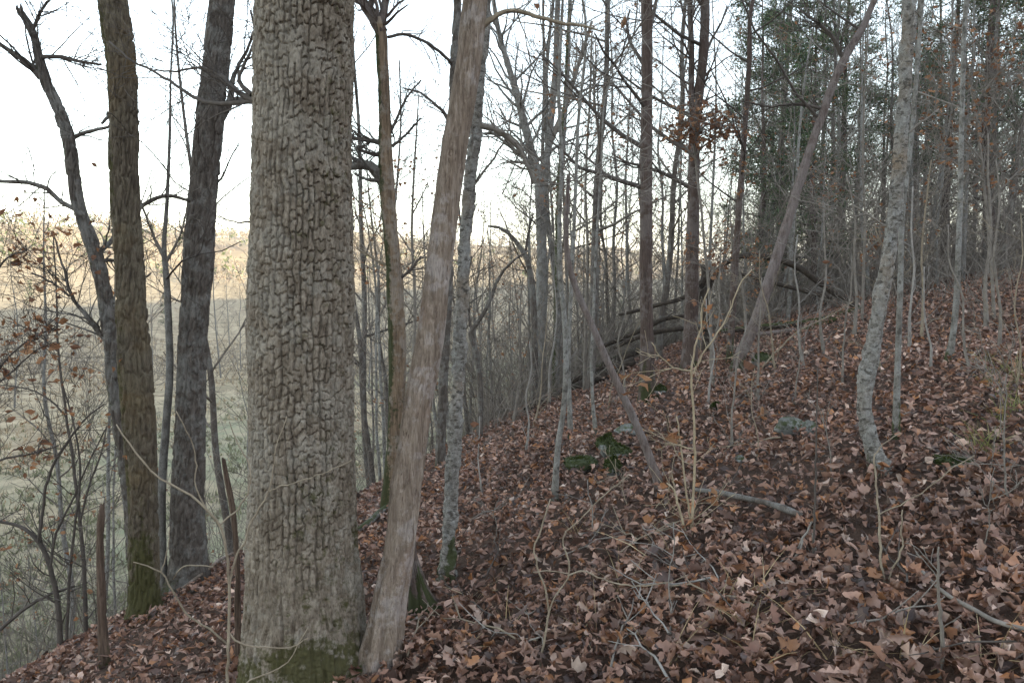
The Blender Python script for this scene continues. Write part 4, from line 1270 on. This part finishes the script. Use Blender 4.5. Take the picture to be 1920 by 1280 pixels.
plant('oak_sapling', 'young oak with rusty leaf clusters close to the arching fallen tree', 'sapling',
      [[(1400, 650, 7), (1395, 560, 6), (1385, 500, 5), (1372, 440, 4), (1368, 380, 3)], [(1385, 500, 4), (1350, 470, 3), (1335, 455, 2)], [(1390, 530, 4), (1425, 480, 3)]],
      'twig', Y=11.0, tw=2, tl=0.3, seed=345, leaves=70, lsize=0.06, clumps=[(1350, 470, 16, 9, 16), (1372, 440, 18, 10, 18), (1425, 480, 14, 8, 10)])
plant('oak_sapling', 'young oak with a few rust leaves behind the speckled tree', 'sapling',
      [[(1615, 650, 8), (1618, 540, 7), (1622, 430, 6), (1618, 300, 5), (1622, 150, 4), (1630, 20, 3)], [(1620, 470, 4), (1650, 450, 3), (1680, 440, 2)], [(1618, 380, 4), (1580, 350, 3), (1555, 330, 2)]],
      'twig', Y=10.4, tw=3, tl=0.45, seed=347, leaves=80, lsize=0.06, clumps=[(1680, 445, 18, 12, 14), (1650, 450, 16, 10, 12), (1580, 350, 22, 14, 12), (1622, 480, 16, 12, 10)])
plant('oak_sapling', 'slender oak on the slope keeping brown leaves beside the pale forked tree', 'sapling',
      [[(1095, 760, 9), (1098, 620, 8), (1102, 480, 7), (1098, 340, 6), (1105, 200, 5), (1110, 60, 4)], [(1100, 420, 5), (1060, 370, 4), (1010, 340, 3)], [(1102, 300, 5), (1150, 240, 4), (1185, 210, 3)], [(1104, 220, 4), (1060, 160, 3), (1020, 120, 2)], [(1106, 140, 4), (1150, 90, 3), (1190, 60, 2)]],
      'twig', Y=11.5, tw=4, tl=0.7, seed=349, leaves=150, lsize=0.065, clumps=[(1060, 370, 26, 20, 12), (1010, 340, 24, 18, 10), (1150, 240, 28, 20, 14), (1060, 160, 30, 22, 14), (1150, 90, 30, 22, 16), (1185, 210, 20, 16, 8), (1100, 480, 22, 26, 12), (1070, 50, 30, 18, 14)])
plant('oak_sapling', 'slender oak on the slope keeping brown leaves beside the strip barked tree', 'sapling',
      [[(772, 830, 9), (775, 700, 8), (778, 560, 7), (772, 430, 6), (778, 300, 5), (785, 180, 3)], [(776, 480, 4), (740, 430, 3), (700, 400, 2)], [(774, 400, 4), (800, 350, 3)], [(777, 560, 4), (730, 520, 3), (690, 500, 2)]],
      'twig', Y=9.5, tw=3, tl=0.6, seed=351, leaves=110, lsize=0.06, clumps=[(740, 430, 22, 18, 12), (700, 400, 20, 18, 10), (800, 350, 18, 18, 8), (690, 500, 18, 14, 8)])

# saplings that differ by little more than where they stand
NEAR = [(1237, 925, 'the leaning pole'), (1385, 700, 'the slanting trunk'), (1216, 752, 'the straight cedar'), (1292, 690, 'the twin stemmed cedar'), (1664, 886, 'the speckled tree'), (1778, 682, 'the moss footed young tree'),
        (1482, 808, 'the lichen pale rock'), (1400, 965, 'the thick fallen branch'), (1088, 878, 'the low mossy rock'), (1080, 730, 'the dark rotten log'), (838, 1086, 'the flaky barked tree'), (1500, 620, 'the long mossy log'), (1660, 1095, 'the forked seedling'), (1870, 780, 'the yellow green grass'), (1060, 1080, 'the bent tan shoot')]
sap_spots = [(1258, 1190, 980, 4), (1373, 850, 610, 6), (1420, 760, 520, 6), (1455, 702, 470, 6), (1508, 690, 440, 6), (1545, 662, 380, 7), (1600, 640, 330, 8), (1728, 640, 300, 8),
             (1745, 700, 500, 6), (1850, 620, 250, 9), (1875, 660, 300, 7), (1905, 740, 400, 6), (1325, 760, 560, 5), (1340, 730, 470, 6), (1170, 760, 520, 5), (1140, 770, 600, 4),
             (985, 850, 640, 5), (960, 800, 520, 6), (940, 770, 430, 6), (1000, 800, 560, 5), (1030, 760, 480, 6), (1490, 760, 590, 4), (1580, 720, 480, 5), (1655, 700, 420, 6), (1705, 660, 350, 7),
             (1820, 700, 420, 6), (1560, 900, 760, 4), (1420, 860, 690, 4), (1120, 1010, 900, 4), (1840, 1060, 900, 4), (1895, 960, 700, 5), (1180, 960, 860, 3), (905, 930, 780, 4), (920, 1040, 930, 3)]
for i, (x, y0, y1, w) in enumerate(sap_spots):
    rng = np.random.default_rng(900 + i)
    j = rng.normal(0, 6, 4)
    lean = rng.normal(0, 22)
    pts = [(x, y0, w * 1.5)] + [(x + lean * f + j[k], y0 + (y1 - y0) * f, w * (1 - 0.55 * f)) for k, f in enumerate((0.25, 0.5, 0.75, 1.0))]
    tall = y0 - y1 > 220
    lab = ('tall ' if tall else 'short ') + ['bleached', 'grey', 'brown grey', 'tan'][i % 4] + ' bare sapling rooted in the leaves near ' + min(NEAR, key=lambda m: math.hypot(m[0] - x, m[1] - y0))[2]
    plant('sapling', lab, 'sapling', [pts], ['palestem', 'twig', 'twig', 'tan'][i % 4], tw=2 if tall else 1, tl=0.35 if tall else 0.15, seed=900 + i,
          leaves=6 if i % 5 == 2 else 0, group=lab)

# dry grass stems and tufts
def tuft(px, py, n, hgt, label, cols, group, seed, lean=0.35):
    rng = np.random.default_rng(seed)
    p = G(px, py)
    b = rng.normal(0, 0.03, (n, 3)) * np.array([1, 1, 0])
    h = hgt * rng.uniform(0.5, 1.2, n)
    d = norm(np.stack([rng.normal(0, lean, n), rng.normal(0, lean, n), np.ones(n)], 1))
    side = norm(np.cross(d, rng.normal(0, 1, (n, 3)))) * 0.003
    V, Q = [], []
    for k, f in enumerate((0, 0.4, 0.75, 1.0)):
        c = b + d * (h * f)[:, None] + np.stack([d[:, 0], d[:, 1], -np.ones(n) * 0.4], 1) * (h * f * f * 0.5)[:, None]
        w = side * (1 - 0.85 * f)
        V.append(np.stack([c - w, c + w], 1))
    V = np.stack(V, 1).reshape(n, 8, 3)
    f = np.array([(0, 1, 3, 2), (2, 3, 5, 4), (4, 5, 7, 6)])
    Q = (np.arange(n)[:, None, None] * 8 + f[None]).reshape(-1, 4)
    c = np.repeat(np.array(cols)[rng.integers(0, len(cols), n)] * rng.uniform(0.8, 1.2, (n, 1)), 8, 0)
    o = put('grass_tuft', mesh_from('grass_tuft', V.reshape(-1, 3), Q, colors=c, smooth=False), M['grass'], None, p)
    tag(o, label, 'grass', group)
STRAW = [(0.42, 0.32, 0.18), (0.34, 0.25, 0.14), (0.5, 0.4, 0.25)]
GREENY = [(0.18, 0.2, 0.07), (0.3, 0.28, 0.11), (0.36, 0.31, 0.16)]
for i, (x, y) in enumerate([(1850, 720), (1880, 745), (1905, 770), (1870, 790), (1830, 850), (1890, 700), (1915, 720), (1840, 690), (1862, 845)]):
    tuft(x, y, 22, 0.20, 'yellow green grass tuft in the leaves uphill of the mossy strip', GREENY, 'yellow green grass tufts', 400 + i)
for i, (x, y) in enumerate([(1425, 1250), (1400, 1190), (1380, 1130), (1560, 1240), (1440, 1140), (1330, 1180), (1700, 1250), (1840, 1250), (1240, 1240), (1100, 1200), (1160, 1120), (1080, 1020), (1235, 1050), (900, 1130), (960, 1180), (870, 1240)]):
    tuft(x, y, 7, 0.26, 'sparse straw coloured dry grass stems poking out of the leaf litter', STRAW, 'dry grass stems', 430 + i, 0.55)

# loose twigs on the litter
rng = np.random.default_rng(55)
for i in range(26):
    px, py = rng.uniform(720, 1900), 1270 - 560 * rng.random() ** 1.2
    p = G(px, py)
    if p[1] > 9 or DOWN[0] * p[0] + DOWN[1] * p[1] > 4.8:
        continue
    a = rng.uniform(0, math.pi)
    L = rng.uniform(0.25, 0.8)
    T = Tubes()
    q = np.array([[p[0] + math.cos(a) * L * (f - .5) + rng.normal(0, 0.005), p[1] + math.sin(a) * L * (f - .5) + rng.normal(0, 0.005), 0] for f in np.linspace(0, 1, 7)])
    q[:, 2] = height(q[:, 0], q[:, 1]) + 0.06 + rng.uniform(0, 0.03, 7)
    T.add(q, np.linspace(0.0045, 0.002, 7) * rng.uniform(0.6, 1.3), 5)
    for k in range(3):
        j = rng.integers(2, 6)
        d = rot_dir(norm(q[j] - q[j - 1]), 0.6, rng.uniform(0, 6.28))
        T.add([q[j], q[j] + d * 0.07, q[j] + d * 0.15 + [0, 0, 0.01]], [0.003, 0.0025, 0.0015], 4)
    o = put('fallen_twig', T.mesh('fallen_twig', p), M[['twig', 'palestem', 'twigdark', 'tan'][i % 4]], None, p)
    tag(o, ['grey brown', 'bleached', 'dark', 'tan'][i % 4] + ' twig lying loose on the leaf litter', 'twig', ['grey brown', 'bleached', 'dark', 'tan'][i % 4] + ' loose twigs')

# ------------------------------------------------------------------ the wood behind: kinds of tree, then copies
def bare_proto(H, r, seed, lev=2, n=16, L=2.4, start=0.3, twig='twig', mat='grey', leaves=0, lean=0.0):
    rng = np.random.default_rng(seed)
    k = 9
    C = np.zeros((k, 4))
    C[:, 2] = np.linspace(-0.4, H, k)
    C[:, :2] = np.cumsum(rng.normal(0, 0.07 * H / 10, (k, 2)), 0) + np.linspace(0, lean * H, k)[:, None] * [1, 0.2]
    C[:, :2] -= C[0, :2]
    C[:, 3] = r * (1 - 0.85 * np.linspace(0, 1, k) ** 1.1)
    tm = trunk_mesh('trunk', C, 'ridged' if r > 0.07 else 'smooth', seed, (0, 0, 0), max(0.012, r / 6), H, 0.4, 0.6, vstretch=5)
    tm.materials.append(M[mat])
    T = Tubes()
    tips = []
    for i, z in enumerate(np.linspace(start * H, H * 0.97, n)):
        q = np.interp(z, C[:, 2], np.arange(k))
        j = min(int(q), k - 2)
        p = C[j] + (C[j + 1] - C[j]) * (q - j)
        az = i * 2.4 + rng.normal(0, 0.5)
        d = norm(np.array([math.cos(az), math.sin(az), rng.uniform(0.3, 1.2)]))
        grow(T, p[:3], d, L * rng.uniform(0.6, 1.2) * (1 - 0.5 * i / n), max(p[3] * 0.5, 0.006), lev, rng, tips, 0.14, (3, 5))
    cm = T.mesh('crown')
    cm.materials.append(M[twig])
    lm = None
    if leaves:
        sel = np.array([tips[i] for i in rng.permutation(len(tips))[:leaves]])
        V, Q, Cc = hang_leaves(sel, rng, per=4, size=0.085, spread=0.10)
        lm = mesh_from('dead_leaves', V, Q, colors=Cc, smooth=False)
        lm.materials.append(M['hang'])
    return [('trunk', tm), ('crown', cm)] + ([('dead_leaves', lm)] if lm else [])

def cedar_proto(H, r, seed, start=0.18, wid=1.9):
    rng = np.random.default_rng(seed)
    k = 8
    C = np.zeros((k, 4))
    C[:, 2] = np.linspace(-0.4, H, k)
    C[:, :2] = np.cumsum(rng.normal(0, 0.04, (k, 2)), 0)
    C[:, 3] = r * (1 - 0.9 * np.linspace(0, 1, k))
    tm = trunk_mesh('trunk', C, 'strips', seed, (0, 0, 0), 0.016, H, 0.3, 0.4, vstretch=4)
    tm.materials.append(M['cedar'])
    T = Tubes()
    pts = []
    n = int(H * 9)
    for i in range(n):
        f = i / n
        z = H * (start * 0.45 + (0.98 - start * 0.45) * f)
        live = z > start * H
        L = wid * (1 - 0.72 * f) * rng.uniform(0.6, 1.15) * (1 if live else 0.65)
        az = rng.uniform(0, 6.28)
        d = norm(np.array([math.cos(az), math.sin(az), rng.uniform(-0.05, 0.55)]))
        p = np.array([*[np.interp(z, C[:, 2], C[:, c]) for c in (0, 1)], z])
        m = 6
        B = np.array([p + d * L * t + np.array([0, 0, 0.18 * L * t * t - 0.10 * L * t]) + rng.normal(0, 0.03, 3) * t for t in np.linspace(0, 1, m)])
        T.add(B, np.linspace(0.014, 0.004, m) * (1.2 - 0.7 * f), 4)
        for s in range(5):
            t = rng.uniform(0.25, 0.95)
            b0 = B[int(t * (m - 1))]
            dd = norm(d + rng.normal(0, 0.55, 3))
            l2 = L * 0.38 * rng.uniform(0.5, 1.2)
            B2 = np.array([b0 + dd * l2 * q + rng.normal(0, 0.015, 3) * q for q in (0, .5, 1)])
            T.add(B2, [0.005, 0.004, 0.002], 3)
            if live:
                pts.append(np.array([B2[0] + (B2[2] - B2[0]) * q for q in np.linspace(0.15, 1.05, 6)]))
        if live:
            pts.append(B[3:])
    cm = T.mesh('branches')
    cm.materials.append(M['twigdark'])
    pts = np.concatenate(pts)
    per = 5
    P = np.repeat(pts, per, 0)
    N = len(P)
    P = P + rng.normal(0, 0.075, (N, 3))
    d = norm(rng.normal(0, 1, (N, 3)) + [0, 0, 0.5]) * rng.uniform(0.05, 0.13, (N, 1))
    w = norm(np.cross(d, rng.normal(0, 1, (N, 3)))) * rng.uniform(0.007, 0.016, (N, 1))
    V = np.stack([P - w, P + w, P + d], 1).reshape(-1, 3)
    cols = np.array([(0.07, 0.11, 0.055), (0.095, 0.14, 0.07), (0.125, 0.165, 0.08), (0.05, 0.078, 0.045), (0.13, 0.125, 0.06)])
    clump = np.repeat(rng.uniform(0.75, 1.25, (len(pts), 1)), per, 0)
    c = np.repeat(cols[rng.integers(0, 5, N)] * clump, 3, 0)
    fm = mesh_from('crown', V, None, np.arange(N * 3).reshape(-1, 3), colors=c, smooth=False)
    fm.materials.append(M['needles'])
    return [('trunk', tm), ('branches', cm), ('crown', fm)]

def place(parts, name, label, group, pos, rot, sc, cat='tree'):
    r = thing(name, label, cat, pos, group)
    r.rotation_euler = (0, 0, rot)
    r.scale = (sc, sc, sc)
    for nm, me in parts:
        o = bpy.data.objects.new(nm, me)
        COL.objects.link(o)
        o.parent = r
    return r

BARE = [bare_proto(11, 0.06, 501, 3, 16, 2.4, 0.2, 'brush', 'grey'), bare_proto(13, 0.08, 502, 3, 16, 3.0, 0.25, 'brush', 'grey'),
        bare_proto(10, 0.048, 503, 3, 15, 2.0, 0.2, 'twig', 'pale', leaves=160), bare_proto(12, 0.065, 504, 3, 15, 2.6, 0.25, 'twigdark', 'ridged', lean=0.06),
        bare_proto(9, 0.05, 505, 3, 16, 1.8, 0.15, 'brush', 'grey', leaves=120)]
POLE = [bare_proto(6.5, 0.04, 511, 2, 14, 1.3, 0.2, 'brush', 'grey'), bare_proto(5.0, 0.028, 512, 2, 14, 1.1, 0.15, 'twig', 'pale', leaves=30),
        bare_proto(7.5, 0.05, 513, 2, 16, 1.5, 0.25, 'brush', 'ridged', lean=0.08), bare_proto(6.0, 0.035, 514, 2, 12, 1.2, 0.3, 'twig', 'pale', lean=-0.07)]
CEDAR = [cedar_proto(8.0, 0.10, 521, 0.24, 1.9), cedar_proto(9.5, 0.12, 522, 0.30, 2.2), cedar_proto(6.0, 0.07, 523, 0.12, 1.5)]

rng = np.random.default_rng(88)
BL = ['bare grey twiggy tree', 'tall bare wide crowned tree', 'pale bare tree with brown leaves', 'dark leaning bare tree', 'small grey tree with brown leaves']
PLb = ['thin grey sapling', 'short pale leafy sapling', 'dark leaning sapling', 'pale leaning sapling']
CLb = ['mid sized green cedar', 'tall bare legged green cedar', 'young low branched green cedar']
MARKS = [(60, 'the dark crooked shrub'), (190, 'the broken snag'), (272, 'the mossy trunk'), (354, 'the ridged trunk'), (565, 'the oak'), (735, 'the strip barked tree'), (790, 'the leaning dead trunk'), (862, 'the flaky barked tree'), (940, 'the crooked thin tree'), (1014, 'the pale forked tree'), (1110, 'the mossy outcrop saplings'), (1213, 'the straight cedar'),
         (1298, 'the twin stemmed cedar'), (1375, 'the rotten stump'), (1450, 'the arching log'), (1560, 'the short mossy log'), (1650, 'the speckled tree'), (1735, 'the pale pole tree'), (1800, 'the moss footed young tree'), (1900, 'the grass tufts')]
def where(px, Y):
    # named after the nearest thing one can find in front of it
    mk = min(MARKS, key=lambda m: abs(m[0] - px))[1]
    tier = 'close behind' if Y < 16 else 'some way behind' if Y < 24 else 'well beyond'
    return tier + ' ' + mk
def sow(protos, labels, name, group, n, px0, px1, y0, y1, cat='tree', smin=0.75, smax=1.15):
    for i in range(n):
        px = px0 + (px1 - px0) * ((i * 0.618 + rng.uniform(0, 0.04)) % 1.0)
        Y = rng.uniform(y0, y1)
        k = int(rng.integers(0, len(protos)))
        lab = labels[k] + ' ' + where(px, Y)
        place(protos[k], name, lab, group + ': ' + lab, at(px, Y), rng.uniform(0, 6.28), rng.uniform(smin, smax), cat)
# the slope below the crest, then the wood uphill behind the logs
sow(BARE, BL, 'slope_tree', 'trees down the slope', 26, 700, 1300, 16, 42)
sow(POLE, PLb, 'slope_sapling', 'saplings past the crest', 30, 690, 1330, 11, 24, 'sapling', 0.7, 1.2)
sow(POLE, [l.replace('sapling', 'rim sapling') for l in PLb], 'rim_sapling', 'saplings below the slope rim', 16, -60, 760, 9, 22, 'sapling', 0.7, 1.1)
sow(BARE, BL, 'woodland_tree', 'trees behind the logs', 20, 1330, 2050, 15, 42)
sow(POLE, PLb, 'woodland_sapling', 'saplings behind the logs', 44, 1345, 2000, 12.8, 26, 'sapling', 0.7, 1.2)
sow(CEDAR, CLb, 'green_cedar', 'cedars behind the logs', 14, 1420, 2060, 18, 38)
for i, (px, Y, k, sc) in enumerate([(1420, 17, 2, 1.1), (1465, 19, 0, 0.9), (1510, 15.5, 2, 1.0), (1555, 18, 0, 0.95), (1700, 22, 1, 0.9), (1770, 17, 0, 1.0), (1850, 16, 1, 0.95), (1930, 20, 0, 1.1)]):
    lab = CLb[k] + ' overhanging the thicket ' + where(px, Y)
    place(CEDAR[k], 'green_cedar', lab, 'cedars behind the logs: ' + lab, at(px, Y), i * 1.1, sc)

# valley: trees along the pasture
for i, (px, Y, k, sc) in enumerate([(412, 88, 1, 1.15), (450, 96, 0, 1.1), (20, 70, 1, 1.0), (75, 92, 4, 1.1), (140, 105, 0, 1.0), (285, 100, 4, 1.2), (345, 120, 2, 1.0), (690, 80, 1, 1.0), (760, 95, 0, 1.1), (180, 130, 1, 1.0), (430, 125, 1, 0.9), (30, 130, 0, 1.0), (720, 60, 4, 1.0), (900, 70, 1, 1.0), (960, 90, 0, 1.1), (1060, 75, 1, 1.1), (1140, 85, 0, 1.0)]):
    place(BARE[k], 'valley_tree', BL[k] + ' in the fence row across the pasture', 'fence row trees, ' + BL[k], at(px, Y), i * 1.3, sc)
for i, (px, Y, sc) in enumerate([(312, 150, 1.15), (1165, 160, 1.0), (60, 210, 1.2), (470, 190, 1.3), (915, 180, 1.1)]):
    place(CEDAR[2], 'pasture_cedar', 'round sunlit green cedar standing alone out in the pasture', 'lone pasture cedars', at(px, Y), i * 2.0, sc)

# ------------------------------------------------------------------ brush nobody could count
def brush(name, spots, hgt, rng, mat, r=0.004, kids=3):
    T = Tubes()
    for p in spots:
        h = hgt * (0.15 + 1.35 * rng.random() ** 2)
        d = norm(np.array([rng.normal(0, 0.5), rng.normal(0, 0.5), 1.0]))
        n = 4
        q = [p]
        for j in range(n - 1):
            d = norm(d + rng.normal(0, 0.22, 3))
            q.append(q[-1] + d * h / (n - 1))
        q = np.array(q)
        T.add(q, np.linspace(r, r * 0.4, n) * rng.uniform(0.6, 1.7), 3)
        for k in range(kids):
            j = rng.integers(1, n - 1)
            dd = rot_dir(norm(q[j + 1] - q[j]), rng.uniform(0.4, 1.2), rng.uniform(0, 6.28))
            l = h * rng.uniform(0.2, 0.5)
            T.add([q[j], q[j] + dd * l * 0.5 + rng.normal(0, 0.04 * l, 3), q[j] + dd * l + rng.normal(0, 0.1 * l, 3) + [0, 0, 0.08 * l]], [r * 0.7, r * 0.5, r * 0.3], 3)
    o = put(name, T.mesh(name), mat)
    o['kind'] = 'stuff'
    return o
rng = np.random.default_rng(66)
spots = []
while len(spots) < 4000:
    px, Y = rng.uniform(880, 2000), 10.5 + 20 * rng.random() ** 1.2
    p = at(px, Y)
    s = DOWN[0] * p[0] + DOWN[1] * p[1]
    if px < 1330 and s < 4.6:
        continue
    if Y < 12.9 and 1120 < px < 1640:
        continue
    if Y < 13 and px > 1300 and rng.random() < 0.7:
        continue
    spots.append(p)
brush('undergrowth', spots, 2.1, rng, M['brush'], 0.0046, 3)
spots = []
while len(spots) < 2000:
    px, Y = rng.uniform(900, 2020), rng.uniform(13, 30)
    p = at(px, Y)
    if px > 1330 or DOWN[0] * p[0] + DOWN[1] * p[1] > 4.8:
        spots.append(p)
brush('thicket', spots, 4.2, rng, M['brush'], 0.0065, 4)
spots = []
while len(spots) < 1700:
    px, Y = rng.uniform(-120, 900), rng.uniform(7.0, 26)
    p = at(px, Y)
    if DOWN[0] * p[0] + DOWN[1] * p[1] > 6.2:
        spots.append(p)
brush('slope_brush', spots, 2.2, rng, M['brush'], 0.004, 3)
spots = [at(rng.uniform(-200, 1300), rng.uniform(84, 108)) for i in range(1500)]
brush('fence_row_brush', spots, 4.0, rng, M['brush'], 0.02, 3)

def far_wood():
    rng = np.random.default_rng(71)
    n = 8500
    u = rng.uniform(-0.75, 0.62, n)
    d = rng.uniform(240, 1150, n)
    x, y = u * d, d
    s = DOWN[0] * x + DOWN[1] * y
    patch = fbm(x / 70, y / 70, 5, octs=3)
    keep = (s > 215) & (np.hypot(x, y) < 1400) & ((patch > 0.44) | (s > 330))
    x, y = x[keep], y[keep]
    n = len(x)
    z = height(x, y)
    per = 20
    H = rng.uniform(5, 14, n)
    green = rng.random(n) < 0.14
    c = np.where(green[:, None], np.array([[0.085, 0.10, 0.04]]), np.array([(0.22, 0.18, 0.135), (0.25, 0.20, 0.145), (0.19, 0.155, 0.125), (0.27, 0.215, 0.145)])[rng.integers(0, 4, n)]) * rng.uniform(0.8, 1.2, (n, 1))
    dirs = norm(rng.normal(0, 1, (n, per, 3))) * rng.uniform(0.3, 1, (n, per, 1))
    P = np.stack([x, y, z], 1)[:, None] + np.array([0, 0, 1.0]) * (H * 0.6)[:, None, None] + dirs * (H[:, None, None] * np.array([0.34, 0.34, 0.42]))
    a = norm(rng.normal(0, 1, (n, per, 3)) + [0, 0, 0.8]) * rng.uniform(0.7, 1.9, (n, per, 1))
    b = norm(np.cross(a, rng.normal(0, 1, (n, per, 3)))) * rng.uniform(0.12, 0.45, (n, per, 1)) * np.where(green, 2.0, 1.0)[:, None, None]
    V = np.stack([P - b, P + b, P + a], 2).reshape(-1, 3)
    C = np.repeat(c, per * 3, 0)
    o = put('distant_woods', mesh_from('distant_woods', V, None, np.arange(len(V)).reshape(-1, 3), colors=C, smooth=False), M['woods'])
    o['kind'] = 'stuff'
far_wood()


def meadow():
    """rough grass standing in the pasture: tussocks too many to count"""
    rng = np.random.default_rng(91)
    n = 15000
    px, Y = rng.uniform(-150, 1250, n), 22 + 120 * rng.random(n) ** 1.5
    x = (px - 960) / FPX * Y / math.cos(PITCH)
    s = DOWN[0] * x + DOWN[1] * Y
    keep = (s > 20) & (fbm(x / 5, Y / 5, 3, octs=3) > 0.42)
    x, y, s = x[keep], Y[keep], s[keep]
    n = len(x)
    base = np.stack([x, y, height(x, y)], 1)
    per = 4
    P = np.repeat(base, per, 0) + rng.normal(0, 0.12, (n * per, 3)) * [1, 1, 0]
    d = norm(rng.normal(0, 0.5, (n * per, 3)) + [0, 0, 1.0]) * rng.uniform(0.12, 0.5, (n * per, 1))
    w = norm(np.cross(d, rng.normal(0, 1, (n * per, 3)))) * rng.uniform(0.02, 0.07, (n * per, 1))
    V = np.stack([P - w, P + w, P + d], 1).reshape(-1, 3)
    dry = sstep(35, 70, s)[:, None] > rng.random((n, 1))
    c = np.where(dry, np.array([[0.36, 0.28, 0.18]]), np.array([[0.19, 0.19, 0.11]])) * rng.uniform(0.6, 1.3, (n, 1))
    o = put('meadow_grass', mesh_from('meadow_grass', V, None, np.arange(len(V)).reshape(-1, 3), colors=np.repeat(c, per * 3, 0), smooth=False), M['grass'])
    o['kind'] = 'stuff'
meadow()

# ------------------------------------------------------------------ thin evening air over valley and hills
def air():
    x0, x1, y0, y1, z0, z1 = -1560, 1560, -1560, 1560, -13.5, 75
    V = [(x, y, z) for z in (z0, z1) for x, y in ((x0, y0), (x1, y0), (x1, y1), (x0, y1))]
    Q = [(0, 3, 2, 1), (4, 5, 6, 7), (0, 1, 5, 4), (1, 2, 6, 5), (2, 3, 7, 6), (3, 0, 4, 7)]
    m = bpy.data.materials.new('haze')
    m.use_nodes = True
    nt = m.node_tree
    nt.nodes.remove(nt.nodes['Principled BSDF'])
    pv = nt.nodes.new('ShaderNodeVolumePrincipled')
    pv.inputs['Color'].default_value = (0.86, 0.91, 1.0, 1)
    pv.inputs['Density'].default_value = 0.00022
    pv.inputs['Anisotropy'].default_value = 0.0
    nt.links.new(pv.outputs['Volume'], nt.nodes['Material Output'].inputs['Volume'])
    o = put('haze', mesh_from('haze', V, Q, smooth=False), m)
    o['kind'] = 'stuff'
air()
